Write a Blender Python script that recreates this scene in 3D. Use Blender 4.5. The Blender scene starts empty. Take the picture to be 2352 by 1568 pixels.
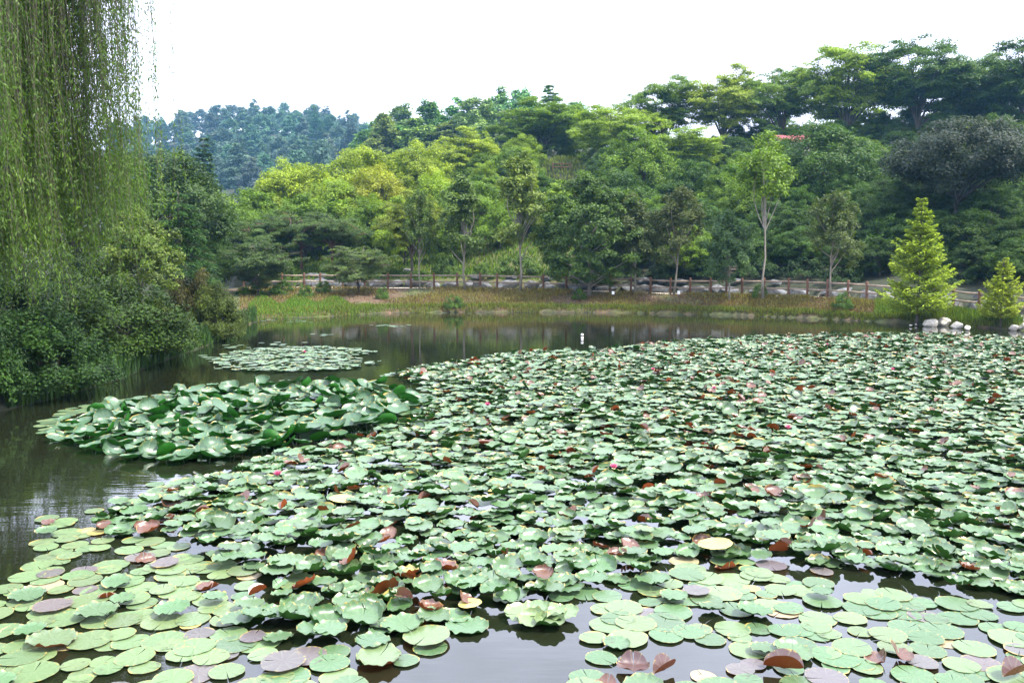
import bpy, math, random
import numpy as np
from mathutils import Vector, Matrix
R_ = math.radians
S = bpy.context.scene
COL = S.collection
PI = math.pi

# ------------------------------------------------------------------ camera
F = 1895.0; W0, H0, HOR = 2352.0, 1568.0, 615.0
CAMH = 3.0
PITCH = math.atan((H0/2-HOR)/F)
cam_d = bpy.data.cameras.new("camera"); cam = bpy.data.objects.new("camera", cam_d); COL.objects.link(cam)
cam.location = (0, 0, CAMH); cam.rotation_euler = (PI/2-PITCH, 0, 0)
cam_d.sensor_width = 36; cam_d.lens = F/W0*36; cam_d.clip_end = 3000; cam_d.clip_start = 0.05
S.camera = cam

# ------------------------------------------------------------------ sky, sun, exposure
SUN_EL, SUN_AZ = R_(58), R_(115)          # azimuth clockwise from +Y
w = bpy.data.worlds.new("World"); S.world = w; w.use_nodes = True
nt = w.node_tree; nt.nodes.clear()
out = nt.nodes.new('ShaderNodeOutputWorld'); bg = nt.nodes.new('ShaderNodeBackground')
sky = nt.nodes.new('ShaderNodeTexSky'); sky.sky_type = 'NISHITA'; sky.sun_disc = False
sky.sun_elevation = SUN_EL; sky.sun_rotation = SUN_AZ; sky.dust_density = 3.0
hs = nt.nodes.new('ShaderNodeHueSaturation'); hs.inputs['Saturation'].default_value = 0.5
tc = nt.nodes.new('ShaderNodeTexCoord'); noi = nt.nodes.new('ShaderNodeTexNoise')
noi.inputs['Scale'].default_value = 2.2; noi.inputs['Detail'].default_value = 5; noi.inputs['Roughness'].default_value = .55
mp = nt.nodes.new('ShaderNodeMapping'); mp.inputs['Scale'].default_value = (1, 1, 2.4)
rp = nt.nodes.new('ShaderNodeValToRGB'); rp.color_ramp.elements[0].position = .36; rp.color_ramp.elements[1].position = .62
rp.color_ramp.elements[0].color = (.45, .45, .45, 1); rp.color_ramp.elements[1].color = (1, 1, 1, 1)
mx = nt.nodes.new('ShaderNodeMix'); mx.data_type = 'RGBA'
mx.inputs[7].default_value = (10.4, 10.8, 13.2, 1)
L = nt.links.new
L(tc.outputs['Generated'], mp.inputs['Vector']); L(mp.outputs[0], noi.inputs['Vector']); L(noi.outputs['Fac'], rp.inputs[0])
L(sky.outputs[0], hs.inputs['Color']); L(hs.outputs[0], mx.inputs[6]); L(rp.outputs[0], mx.inputs[0])
L(mx.outputs[2], bg.inputs[0]); L(bg.outputs[0], out.inputs[0]); bg.inputs[1].default_value = 0.15

sd = bpy.data.lights.new("sun", 'SUN'); sun = bpy.data.objects.new("sun", sd); COL.objects.link(sun)
sd.energy = 4.8; sd.angle = R_(7); sd.color = (1, .94, .82)
dirv = Vector((math.sin(SUN_AZ)*math.cos(SUN_EL), math.cos(SUN_AZ)*math.cos(SUN_EL), math.sin(SUN_EL)))
sun.rotation_euler = dirv.to_track_quat('Z', 'Y').to_euler()
S.view_settings.view_transform = 'Standard'; S.view_settings.look = 'None'
S.view_settings.exposure = 1.08; S.view_settings.gamma = 1
S.render.engine = 'CYCLES'
S.cycles.max_bounces = 6; S.cycles.diffuse_bounces = 3; S.cycles.glossy_bounces = 3; S.cycles.transmission_bounces = 3
S.cycles.volume_bounces = 0

# ------------------------------------------------------------------ helpers
def ray(px, py):
    x = (px-W0/2)/F; y = (H0/2-py)/F; c, s = math.cos(PITCH), math.sin(PITCH)
    return x, c+y*s, -s+y*c
def at(px, py, D):
    x, y, z = ray(px, py); k = D/y
    return Vector((x*k, D, CAMH+z*k))
def on_water(px, py, z=0.0):
    x, y, zz = ray(px, py); k = (z-CAMH)/zz
    return Vector((x*k, y*k, z))
def uof(px): return (px-W0/2)/F
def project(X, Y, Z):
    c, s = math.cos(PITCH), math.sin(PITCH); Z = Z-CAMH
    d = Y*c-Z*s; up = Y*s+Z*c
    return W0/2+F*X/d, H0/2-F*up/d
def tag(o, label=None, cat=None, group=None, kind=None):
    if label: o['label'] = label
    if cat: o['category'] = cat
    if group: o['group'] = group
    if kind: o['kind'] = kind
    return o
def empty(name, loc=(0, 0, 0), rz=0, scale=(1, 1, 1)):
    o = bpy.data.objects.new(name, None); COL.objects.link(o)
    o.location = loc; o.rotation_euler = (0, 0, rz); o.scale = scale; o.empty_display_size = .2
    return o
def link(name, me, parent=None, loc=None, color=None):
    o = bpy.data.objects.new(name, me); COL.objects.link(o)
    if parent: o.parent = parent
    if loc is not None: o.location = loc
    if color is not None: o.color = (*color, 1) if len(color) == 3 else color
    return o

class Buf:
    """collects quads / tris with a per-vertex tint value"""
    def __init__(s): s.v = []; s.q = []; s.t = []; s.a = []; s.n = 0; s.mq = []; s.mt = []
    def add(s, V, Q=None, T=None, a=None, mat=0):
        V = np.asarray(V, float).reshape(-1, 3)
        if Q is not None and len(Q): s.q.append(np.asarray(Q, np.int64)+s.n); s.mq.append(np.full(len(Q), mat))
        if T is not None and len(T): s.t.append(np.asarray(T, np.int64)+s.n); s.mt.append(np.full(len(T), mat))
        s.v.append(V); s.a.append(np.full(len(V), .5) if a is None else np.asarray(a, float)); s.n += len(V)
    def mesh(s, name, mats, smooth=False, extra=None):
        V = np.concatenate(s.v).astype(np.float32)
        Q = np.concatenate(s.q) if s.q else np.zeros((0, 4), np.int64)
        T = np.concatenate(s.t) if s.t else np.zeros((0, 3), np.int64)
        me = bpy.data.meshes.new(name)
        me.vertices.add(len(V)); me.vertices.foreach_set('co', V.ravel())
        loops = np.concatenate([Q.ravel(), T.ravel()]).astype(np.int32)
        me.loops.add(len(loops)); me.loops.foreach_set('vertex_index', loops)
        st = np.concatenate([np.arange(len(Q))*4, len(Q)*4+np.arange(len(T))*3]).astype(np.int32)
        tot = np.concatenate([np.full(len(Q), 4), np.full(len(T), 3)]).astype(np.int32)
        me.polygons.add(len(st)); me.polygons.foreach_set('loop_start', st); me.polygons.foreach_set('loop_total', tot)
        mi = np.concatenate([*(s.mq or [np.zeros(0)]), *(s.mt or [np.zeros(0)])]).astype(np.int32)
        me.polygons.foreach_set('material_index', mi)
        me.polygons.foreach_set('use_smooth', np.full(len(st), smooth))
        at_ = me.attributes.new('tint', 'FLOAT', 'POINT'); at_.data.foreach_set('value', np.concatenate(s.a).astype(np.float32))
        if extra:
            for k, arr in extra.items():
                if arr.shape[1] == 4:
                    A = me.attributes.new(k, 'FLOAT_COLOR', 'POINT'); A.data.foreach_set('color', arr.astype(np.float32).ravel())
                else:
                    A = me.attributes.new(k, 'FLOAT_VECTOR', 'POINT'); A.data.foreach_set('vector', arr.astype(np.float32).ravel())
        me.update(calc_edges=True); me.validate()
        for m in (mats if isinstance(mats, (list, tuple)) else [mats]): me.materials.append(m)
        return me

def tube(buf, pts, rad, sides=6, cap=True, mat=0, a=.5):
    pts = np.asarray(pts, float); n = len(pts)
    rad = np.full(n, rad) if np.isscalar(rad) else np.asarray(rad, float)
    tg = np.gradient(pts, axis=0); tg /= (np.linalg.norm(tg, axis=1, keepdims=True)+1e-9)
    ref = np.array([1., .13, .07]) if abs(tg[0][0]) < .8 else np.array([.1, 1., .2])
    u = np.cross(tg, ref); u /= (np.linalg.norm(u, axis=1, keepdims=True)+1e-9); v = np.cross(tg, u)
    th = np.arange(sides)*2*PI/sides
    ring = pts[:, None]+rad[:, None, None]*(np.cos(th)[None, :, None]*u[:, None]+np.sin(th)[None, :, None]*v[:, None])
    i = np.arange(n-1)[:, None]*sides; j = np.arange(sides)[None]; j2 = (j+1) % sides
    Q = np.stack([i+j, i+j2, i+sides+j2, i+sides+j], -1).reshape(-1, 4)
    V = ring.reshape(-1, 3); T = None
    if cap:
        V = np.concatenate([V, pts[-1:], pts[:1]]); b = (n-1)*sides; jj = np.arange(sides)
        T = np.concatenate([np.stack([b+jj, b+(jj+1) % sides, np.full(sides, n*sides)], -1),
                            np.stack([(jj+1) % sides, jj, np.full(sides, n*sides+1)], -1)])
    buf.add(V, Q, T, np.full(len(V), a), mat)
def curve(p0, p1, rng, bend=.12, n=6, sag=0.0):
    p0, p1 = np.array(p0, float), np.array(p1, float); t = np.linspace(0, 1, n)[:, None]
    Ln = np.linalg.norm(p1-p0); off = rng.normal(0, bend*Ln, 3)*.6; off[2] = abs(off[2])*.3+sag*Ln
    return p0+(p1-p0)*t+off*np.sin(t*PI)
def box(buf, c, s, rz=0, mat=0, a=.5, bev=0):
    x, y, z = s[0]/2, s[1]/2, s[2]/2
    V = np.array([[sx*x, sy*y, sz*z] for sz in (-1, 1) for sy in (-1, 1) for sx in (-1, 1)])
    cc, ss = math.cos(rz), math.sin(rz); V = V@np.array([[cc, ss, 0], [-ss, cc, 0], [0, 0, 1]])+np.array(c)
    buf.add(V, [[0, 2, 3, 1], [4, 5, 7, 6], [0, 1, 5, 4], [2, 6, 7, 3], [0, 4, 6, 2], [1, 3, 7, 5]], None, np.full(8, a), mat)
def unit(v): return v/(np.linalg.norm(v, axis=-1, keepdims=True)+1e-9)
def leaves(buf, P, N, Ln, Wd, rng, T=None, tint=None, fold=.12, mat=0):
    n = len(P); N = unit(N)
    if T is None:
        T = rng.normal(0, 1, (n, 3))
    T = unit(T-N*np.sum(T*N, 1, keepdims=True)*.85)
    Sd = unit(np.cross(N, T)); Ln = np.broadcast_to(Ln, (n,))[:, None]; Wd = np.broadcast_to(Wd, (n,))[:, None]
    mid = P+T*Ln*.45+N*Wd*fold
    V = np.stack([P, mid-Sd*Wd/2, P+T*Ln, mid+Sd*Wd/2], 1).reshape(-1, 3)
    Q = np.arange(n*4).reshape(n, 4)
    t = rng.random(n) if tint is None else tint
    buf.add(V, Q, None, np.repeat(t, 4), mat)
def sph(rng, n): return unit(rng.normal(0, 1, (n, 3)))

# ------------------------------------------------------------------ materials
def newmat(name):
    m = bpy.data.materials.new(name); m.use_nodes = True; t = m.node_tree; t.nodes.clear()
    o = t.nodes.new('ShaderNodeOutputMaterial'); p = t.nodes.new('ShaderNodeBsdfPrincipled'); t.links.new(p.outputs[0], o.inputs[0])
    return m, t, o, p
def N(t, ty, **kw):
    n = t.nodes.new(ty)
    for k, v in kw.items(): setattr(n, k, v)
    return n
def mixc(t, a, b, f, bt='MIX'):
    m = N(t, 'ShaderNodeMix', data_type='RGBA', blend_type=bt)
    for sock, val in ((6, a), (7, b), (0, f)):
        if hasattr(val, 'is_output'): t.links.new(val, m.inputs[sock])
        elif sock == 0: m.inputs[0].default_value = val
        else: m.inputs[sock].default_value = (*val, 1)
    return m.outputs[2]
def noise(t, scale, det=3, rough=.5, vec=None, co='Object'):
    c = N(t, 'ShaderNodeTexCoord'); n = N(t, 'ShaderNodeTexNoise'); n.inputs['Scale'].default_value = scale
    n.inputs['Detail'].default_value = det; n.inputs['Roughness'].default_value = rough
    if vec:
        mpn = N(t, 'ShaderNodeMapping'); mpn.inputs['Scale'].default_value = vec
        t.links.new(c.outputs[co], mpn.inputs[0]); t.links.new(mpn.outputs[0], n.inputs['Vector'])
    else: t.links.new(c.outputs[co], n.inputs['Vector'])
    return n.outputs['Fac']
def ramp(t, fac, stops):
    r = N(t, 'ShaderNodeValToRGB'); e = r.color_ramp.elements
    while len(e) < len(stops): e.new(.5)
    for el, (p, c) in zip(e, stops): el.position = p; el.color = (*c, 1) if len(c) == 3 else c
    t.links.new(fac, r.inputs[0]); return r.outputs[0]
def gray(v): return (v, v, v)

def foliage_mat(name, transl=.3, rough=.5, spec=.35, lo=.45, hi=(1.75, 1.6, 1.0)):
    m, t, o, p = newmat(name)
    oi = N(t, 'ShaderNodeObjectInfo'); a = N(t, 'ShaderNodeAttribute', attribute_name='tint')
    rmp = ramp(t, a.outputs['Fac'], [(0, gray(lo)), (.55, gray(1)), (1, hi)])
    c = mixc(t, oi.outputs['Color'], rmp, 1.0, 'MULTIPLY')
    t.links.new(c, p.inputs['Base Color']); p.inputs['Roughness'].default_value = rough
    p.inputs['Specular IOR Level'].default_value = spec
    tr = N(t, 'ShaderNodeBsdfTranslucent'); c2 = mixc(t, c, (1.25, 1.3, .55), 1.0, 'MULTIPLY'); t.links.new(c2, tr.inputs[0])
    ms = N(t, 'ShaderNodeMixShader'); ms.inputs[0].default_value = transl
    t.links.new(p.outputs[0], ms.inputs[1]); t.links.new(tr.outputs[0], ms.inputs[2]); t.links.new(ms.outputs[0], o.inputs[0])
    return m
M = {}
M['leaf'] = foliage_mat('foliage', transl=.33, rough=.5, spec=.28)
M['needle'] = foliage_mat('needles', transl=.15, rough=.6, spec=.2)
M['shiny'] = foliage_mat('glossy_foliage', transl=.18, rough=.5, spec=.16, lo=.45, hi=(2.1, 2.0, .9))
def bark_mat(name, c1, c2, sc=6):
    m, t, o, p = newmat(name)
    n = noise(t, sc, 5, .65, (1, 1, .25)); c = ramp(t, n, [(.3, c1), (.7, c2)])
    t.links.new(c, p.inputs['Base Color']); p.inputs['Roughness'].default_value = .85
    b = N(t, 'ShaderNodeBump'); b.inputs['Strength'].default_value = .5; b.inputs['Distance'].default_value = .03
    t.links.new(n, b.inputs['Height']); t.links.new(b.outputs[0], p.inputs['Normal'])
    return m
M['bark'] = bark_mat('bark', (.035, .028, .02), (.11, .09, .07))
M['darkbark'] = bark_mat('dark_bark', (.012, .010, .008), (.035, .03, .025))
M['palebark'] = bark_mat('pale_bark', (.11, .10, .075), (.27, .24, .19))
M['redbark'] = bark_mat('red_bark', (.06, .03, .02), (.16, .08, .05))
M['fencewood'] = bark_mat('fence_wood', (.07, .032, .018), (.17, .085, .048), 5)
M['railwood'] = bark_mat('rail_wood', (.16, .115, .08), (.34, .27, .20), 5)
def stone_mat(name, c1, c2, sc=2.5):
    m, t, o, p = newmat(name)
    n = noise(t, sc, 8, .65); c = ramp(t, n, [(.3, c1), (.52, tuple((a+b)/2 for a, b in zip(c1, c2))), (.68, c2)])
    oi = N(t, 'ShaderNodeObjectInfo'); v = ramp(t, oi.outputs['Random'], [(0, gray(.7)), (1, gray(1.25))])
    c = mixc(t, c, v, 1, 'MULTIPLY')
    t.links.new(c, p.inputs['Base Color']); p.inputs['Roughness'].default_value = .8
    b = N(t, 'ShaderNodeBump'); b.inputs['Strength'].default_value = .7; b.inputs['Distance'].default_value = .04
    t.links.new(n, b.inputs['Height']); t.links.new(b.outputs[0], p.inputs['Normal'])
    return m
M['graystone'] = stone_mat('grey_stone', (.03, .031, .034), (.17, .18, .19))
M['palestone'] = stone_mat('pale_stone', (.24, .22, .18), (.55, .52, .46), 3.5)

# ground
m, t, o, p = newmat('ground'); M['ground'] = m
a = N(t, 'ShaderNodeAttribute', attribute_name='zone')       # r = bank, g = path, b = far slope
sep = N(t, 'ShaderNodeSeparateColor'); t.links.new(a.outputs['Color'], sep.inputs[0])
n1 = noise(t, .45, 5, .6); n2 = noise(t, 5, 6, .7); n3 = noise(t, 24, 3, .6)
litter = ramp(t, n2, [(.3, (.03, .019, .010)), (.5, (.09, .054, .030)), (.7, (.17, .115, .07))])
grass = ramp(t, n2, [(.3, (.025, .04, .008)), (.55, (.07, .085, .018)), (.75, (.13, .12, .035))])
gf = ramp(t, n1, [(.42, gray(0)), (.58, gray(1))])
bank = mixc(t, litter, grass, gf)
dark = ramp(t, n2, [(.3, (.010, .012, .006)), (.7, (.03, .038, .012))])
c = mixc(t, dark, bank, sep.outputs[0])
path = ramp(t, n3, [(.3, (.36, .31, .24)), (.7, (.52, .47, .38))])
c = mixc(t, c, path, sep.outputs[1])
slope = ramp(t, n2, [(.40, (.13, .07, .038)), (.5, (.07, .08, .02)), (.62, (.045, .10, .012))])
c = mixc(t, c, slope, sep.outputs[2])
t.links.new(c, p.inputs['Base Color']); p.inputs['Roughness'].default_value = .95
b = N(t, 'ShaderNodeBump'); b.inputs['Strength'].default_value = .8; b.inputs['Distance'].default_value = .08
t.links.new(n2, b.inputs['Height']); t.links.new(b.outputs[0], p.inputs['Normal'])

# water
m, t, o, p = newmat('pond_water'); M['water'] = m
wn = noise(t, 1.1, 3, .55, (.8, 3.0, 1)); wn2 = noise(t, .25, 2, .5)
p.inputs['Base Color'].default_value = (.010, .012, .006, 1); p.inputs['Roughness'].default_value = .03
p.inputs['IOR'].default_value = 1.62; p.inputs['Specular IOR Level'].default_value = 1.0
b = N(t, 'ShaderNodeBump'); b.inputs['Strength'].default_value = .12; b.inputs['Distance'].default_value = .05
mm = N(t, 'ShaderNodeMath', operation='MULTIPLY'); t.links.new(wn, mm.inputs[0]); t.links.new(wn2, mm.inputs[1])
t.links.new(mm.outputs[0], b.inputs['Height']); t.links.new(b.outputs[0], p.inputs['Normal'])

# lily pads
def pad_mat(name, rough, veins, spec=.6, under=((.016, .055, .007), (.15, .035, .008)), sheen=0, ior=1.5):
    m, t, o, p = newmat(name)
    oi = N(t, 'ShaderNodeObjectInfo'); pc = N(t, 'ShaderNodeAttribute', attribute_name='pc'); rt = N(t, 'ShaderNodeAttribute', attribute_name='rt')
    col = mixc(t, oi.outputs['Color'], pc.outputs['Color'], 1, 'MULTIPLY')
    red = N(t, 'ShaderNodeMath', operation='MULTIPLY'); t.links.new(oi.outputs['Alpha'], red.inputs[0]); t.links.new(pc.outputs['Alpha'], red.inputs[1])
    s = N(t, 'ShaderNodeSeparateXYZ'); t.links.new(rt.outputs['Vector'], s.inputs[0])
    wv = N(t, 'ShaderNodeMath', operation='MULTIPLY'); wv.inputs[1].default_value = 9.0; t.links.new(s.outputs[1], wv.inputs[0])
    sn = N(t, 'ShaderNodeMath', operation='SINE'); t.links.new(wv.outputs[0], sn.inputs[0])
    vf = ramp(t, sn.outputs[0], [(.90, gray(0)), (1.0, gray(veins))])
    col = mixc(t, col, (.34, .42, .2), vf)
    n = noise(t, 9, 4, .6); mot = ramp(t, n, [(.3, gray(.78)), (.7, gray(1.15))]); col = mixc(t, col, mot, 1, 'MULTIPLY')
    nb = noise(t, 17, 3, .6); sp = ramp(t, nb, [(.33, gray(.8)), (.37, gray(0))]); col = mixc(t, col, (.05, .04, .02), sp)
    # yellowing / browning rim with its own patchy outline
    n4 = noise(t, 5, 3, .6); ad = N(t, 'ShaderNodeMath', operation='MULTIPLY_ADD'); ad.inputs[1].default_value = 1.1
    t.links.new(n4, ad.inputs[0]); t.links.new(s.outputs[0], ad.inputs[2])
    rim = ramp(t, ad.outputs[0], [(.94, gray(0)), (1.0, gray(0))])
    rr = N(t, 'ShaderNodeMapRange'); rr.inputs[1].default_value = 1.54; rr.inputs[2].default_value = 1.68; t.links.new(ad.outputs[0], rr.inputs[0])
    col = mixc(t, col, (.38, .27, .05), rr.outputs[0])
    g = N(t, 'ShaderNodeNewGeometry')
    und = mixc(t, under[1], under[0], red.outputs[0])
    fin = mixc(t, col, und, g.outputs['Backfacing'])
    t.links.new(fin, p.inputs['Base Color']); p.inputs['Roughness'].default_value = rough; sl = N(t, 'ShaderNodeMapRange'); sl.inputs[3].default_value = spec; sl.inputs[4].default_value = .12; t.links.new(g.outputs['Backfacing'], sl.inputs[0]); t.links.new(sl.outputs[0], p.inputs['Specular IOR Level'])
    s2 = N(t, 'ShaderNodeMapRange'); s2.inputs[3].default_value = sheen; s2.inputs[4].default_value = 0; t.links.new(g.outputs['Backfacing'], s2.inputs[0]); t.links.new(s2.outputs[0], p.inputs['Sheen Weight']); p.inputs['IOR'].default_value = ior
    bb = N(t, 'ShaderNodeBump'); bb.inputs['Strength'].default_value = .15; bb.inputs['Distance'].default_value = .004
    t.links.new(sn.outputs[0], bb.inputs['Height']); t.links.new(bb.outputs[0], p.inputs['Normal'])
    tr = N(t, 'ShaderNodeBsdfTranslucent'); c2 = mixc(t, fin, (1.0, 1.2, .5), 1.0, 'MULTIPLY'); t.links.new(c2, tr.inputs[0])
    ms = N(t, 'ShaderNodeMixShader'); ms.inputs[0].default_value = .09
    t.links.new(p.outputs[0], ms.inputs[1]); t.links.new(tr.outputs[0], ms.inputs[2]); t.links.new(ms.outputs[0], o.inputs[0])
    return m
M['pad'] = pad_mat('lily_pad', .42, .14, .8, sheen=.08, ior=1.65)
M['lotus'] = pad_mat('lotus_leaf', .42, .15, .6, under=((.012, .075, .006), (.012, .075, .006)), sheen=0, ior=1.6)
def plain(name, c, rough=.6, spec=.4):
    m, t, o, p = newmat(name); n = noise(t, 8, 4, .6)
    cc = ramp(t, n, [(.3, tuple(x*.75 for x in c)), (.7, tuple(min(1, x*1.15) for x in c))])
    t.links.new(cc, p.inputs['Base Color']); p.inputs['Roughness'].default_value = rough; p.inputs['Specular IOR Level'].default_value = spec
    return m
M['redroof'] = plain('red_roof', (.20, .035, .045)); M['wall'] = plain('cream_wall', (.6, .55, .45)); M['white'] = plain('white_plastic', (.8, .8, .78), .35)
M['pink'] = plain('pink_petal', (.6, .12, .25)); M['darkmetal'] = plain('dark_metal', (.05, .05, .05)); M['yellow'] = plain('yellow_stamen', (.6, .45, .05))

# ------------------------------------------------------------------ terrain
def interp(xs, tab):
    tab = np.array(sorted(tab), float); return np.interp(xs, tab[:, 0], tab[:, 1])
shore_px = [(-150, 985), (0, 940), (120, 915), (280, 868), (400, 820), (470, 795), (540, 768), (575, 742), (620, 733), (820, 724), (860, 720), (1050, 717),
            (1400, 718), (1650, 723), (1900, 733), (2050, 741), (2110, 745), (2250, 752), (2330, 757), (2400, 765)]
YS = [(uof(x), on_water(x, y).y) for x, y in shore_px]
YS += [(-1.0, 12.5), (-1.6, 8), (-4, 3), (.75, 37), (.9, 33), (1.3, 24), (4, 8)]
fence_px = [(560, 626, 661, 65), (600, 626, 660, 64.5), (648, 626, 660, 64), (699, 626, 660, 63.8), (736, 626, 660, 63.6), (787, 626, 661, 63.4), (838, 626, 661, 63.2), (891, 626, 662, 63), (944, 626, 662, 62.7),
            (997, 626, 662, 62.4), (1050, 626, 662, 62.1), (1103, 626, 663, 61.8), (1142, 627, 664, 61.5), (1195, 628, 665, 61.2), (1248, 629, 666, 60.9), (1301, 631, 667, 60.5),
            (1354, 633, 669, 60), (1401, 633, 671, 59.5), (1449, 633, 672, 59), (1494, 636, 674, 58.4), (1540, 638, 676, 57.8), (1585, 638, 676, 57.1), (1632, 638, 677, 56.3),
            (1668, 638, 678, 55.6), (1704, 638, 679, 55), (1754, 638, 680, 54.1), (1811, 638, 682, 53), (1854, 640, 683, 52.2), (1900, 641, 685, 51.2), (1947, 643, 688, 50.1),
            (1990, 646, 692, 49), (2056, 650, 699, 47.4), (2122, 655, 706, 45.9), (2189, 660, 713, 44.5), (2248, 665, 722, 43), (2312, 671, 731, 41.6), (2380, 677, 740, 40.2)]
YF = [(uof(p_[0]), p_[3]) for p_ in fence_px]+[(-.36, 62), (-.42, 45), (-.55, 30), (-.7, 22), (-1, 17), (-4, 9), (.8, 38), (1.3, 30), (4, 14)]
ZF = [(uof(p_[0]), at(p_[0], p_[2], p_[3]).z) for p_ in fence_px]+[(-.36, 1.3), (-.6, 1.1), (-4, 1), (.8, .7), (4, .8)]
SL = [(-4, .05), (-.5, .05), (-.40, .05), (-.33, .08), (-.2, .15), (0, .25), (.3, .28), (.6, .28), (1, .2), (4, .1)]
def sstep(a, b, x):
    t_ = np.clip((x-a)/(b-a), 0, 1); return t_*t_*(3-2*t_)
def terrain(X, Y, zones=False):
    X = np.asarray(X, float); Y = np.asarray(Y, float)
    Yc = np.maximum(Y, 1.0); u = X/Yc
    ys = interp(u, YS); yf = interp(u, YF); zf = interp(u, ZF); sl = interp(u, SL)
    wob = .35*np.sin(X*1.7)+.2*np.sin(X*4.1+1)
    ys = ys+np.where(Y > 30, wob, 0)*.25
    tt = (Yc-ys)/np.maximum(yf-.6-ys, .8)
    zw = -np.clip((ys-Yc)*.35, 0, 1.0)
    zb = zf*(.16*sstep(0, .04, tt)+.84*np.clip(tt, 0, 1)**.85)
    d2 = Yc-yf
    hill = sl*np.clip(d2-3.2, 0, 88)+.04*np.clip(d2-91, 0, 400)
    hill += .5*sstep(2.7, 3.3, d2)*(u > -.33)
    bump = .25*np.sin(X*.31+Y*.17)+.18*np.sin(X*.7-Y*.43)
    z = np.where(tt < 0, zw, zb+np.where(d2 > 3.3, hill+bump*np.clip((d2-3.3)/6, 0, 1), 0))
    fz = interp(u, [(-4, 60), (-.9, 75), (-.46, 85), (-.40, 91), (-.33, 97), (-.25, 94), (-.17, 86), (-.10, 70), (0, 60)])
    gw = np.exp(-((Y-610)/215.)**2)*sstep(.06, -.06, u)*(d2 > 3.3)*sstep(80, 130, Y)
    z = z+(np.maximum(fz, z)-z)*gw
    z = z+3.5*np.exp(-((X-6.3)**2+(Y-107)**2)/40.)
    near = sstep(1.5, -1.0, Y)
    side = np.clip(np.maximum(-12-X, X-32)*.3, 0, 1.2)
    z = np.where(Y < 1.0, np.maximum(-1+2.3*near, side), z)
    if zones:
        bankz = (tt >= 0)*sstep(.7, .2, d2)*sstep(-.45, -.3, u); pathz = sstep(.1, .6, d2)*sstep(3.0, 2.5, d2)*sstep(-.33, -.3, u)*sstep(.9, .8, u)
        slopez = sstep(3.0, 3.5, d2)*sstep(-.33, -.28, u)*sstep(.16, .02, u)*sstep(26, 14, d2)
        return z, np.stack([bankz, pathz, slopez, np.ones_like(z)], -1)
    return z
def tz(X, Y): return float(terrain(np.array([X]), np.array([Y]))[0])

def axis(lo, hi, dense):
    out_ = [lo]
    while out_[-1] < hi:
        x = out_[-1]; st = 12
        for a_, b_, s_ in dense:
            if a_-1e-6 <= x < b_: st = min(st, s_)
        out_.append(min(hi, x+st))
    return np.array(out_)
gx = axis(-900, 900, [(-900, -200, 25), (-200, 200, 3.), (-45, 45, .4)]); gy = axis(-150, 1500, [(-150, -10, 10), (-10, 30, .9), (30, 75, .3), (75, 180, 3)])
GX, GY = np.meshgrid(gx, gy); z, zone = terrain(GX.ravel(), GY.ravel(), True)
nx, ny = len(gx), len(gy)
i = (np.arange(ny-1)[:, None]*nx+np.arange(nx-1)[None]).ravel()
B = Buf(); B.add(np.stack([GX.ravel(), GY.ravel(), z], -1), np.stack([i, i+1, i+nx+1, i+nx], -1))
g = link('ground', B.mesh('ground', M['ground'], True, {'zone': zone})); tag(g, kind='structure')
B = Buf(); B.add([[-70, -20, 0], [70, -20, 0], [70, 80, 0], [-70, 80, 0]], [[0, 1, 2, 3]])
g = link('water', B.mesh('water', M['water'])); tag(g, kind='structure')

# ------------------------------------------------------------------ tree prototypes
PROTO = {}
def crown_clumps(buf, C, Sz, rng, n_per, leaf, flat, ctr, upb=.55, tintw=.45, tilt=0.3, T=None):
    """C clump centres, Sz sizes; leaves are spread over each clump's upper shell"""
    k = len(C); n = np.maximum(8, (n_per*(Sz/Sz.mean())**2)).astype(int); idx = np.repeat(np.arange(k), n); tot = len(idx)
    d = sph(rng, tot); d[:, 2] = np.where(d[:, 2] < -.55, -d[:, 2], d[:, 2])
    r = rng.random(tot)**.45
    tl = rng.normal(0, tilt, (k, 2))
    off = d*r[:, None]*Sz[idx][:, None]; off[:, 2] *= flat
    off[:, 2] += off[:, 0]*tl[idx, 0]+off[:, 1]*tl[idx, 1]
    P = C[idx]+off
    outw = unit(P-ctr)
    Nn = outw*.6+d*.5+np.array([0, 0, upb])+rng.normal(0, .6, (tot, 3))
    ct = rng.random(k)
    tint = np.clip(tintw*ct[idx]+(1-tintw)*rng.random(tot), 0, 1)
    sz = leaf[0]*rng.uniform(.7, 1.25, tot)
    leaves(buf, P, Nn, sz, sz*leaf[1], rng, tint=tint)
def trunk_pts(H, rng, lean=.03, n=7):
    t_ = np.linspace(0, 1, n); p_ = np.zeros((n, 3)); p_[:, 2] = t_*H
    w_ = rng.normal(0, lean*H, (n, 2)); w_[0] = 0; p_[:, :2] = np.cumsum(w_, 0)*.35; return p_

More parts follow.
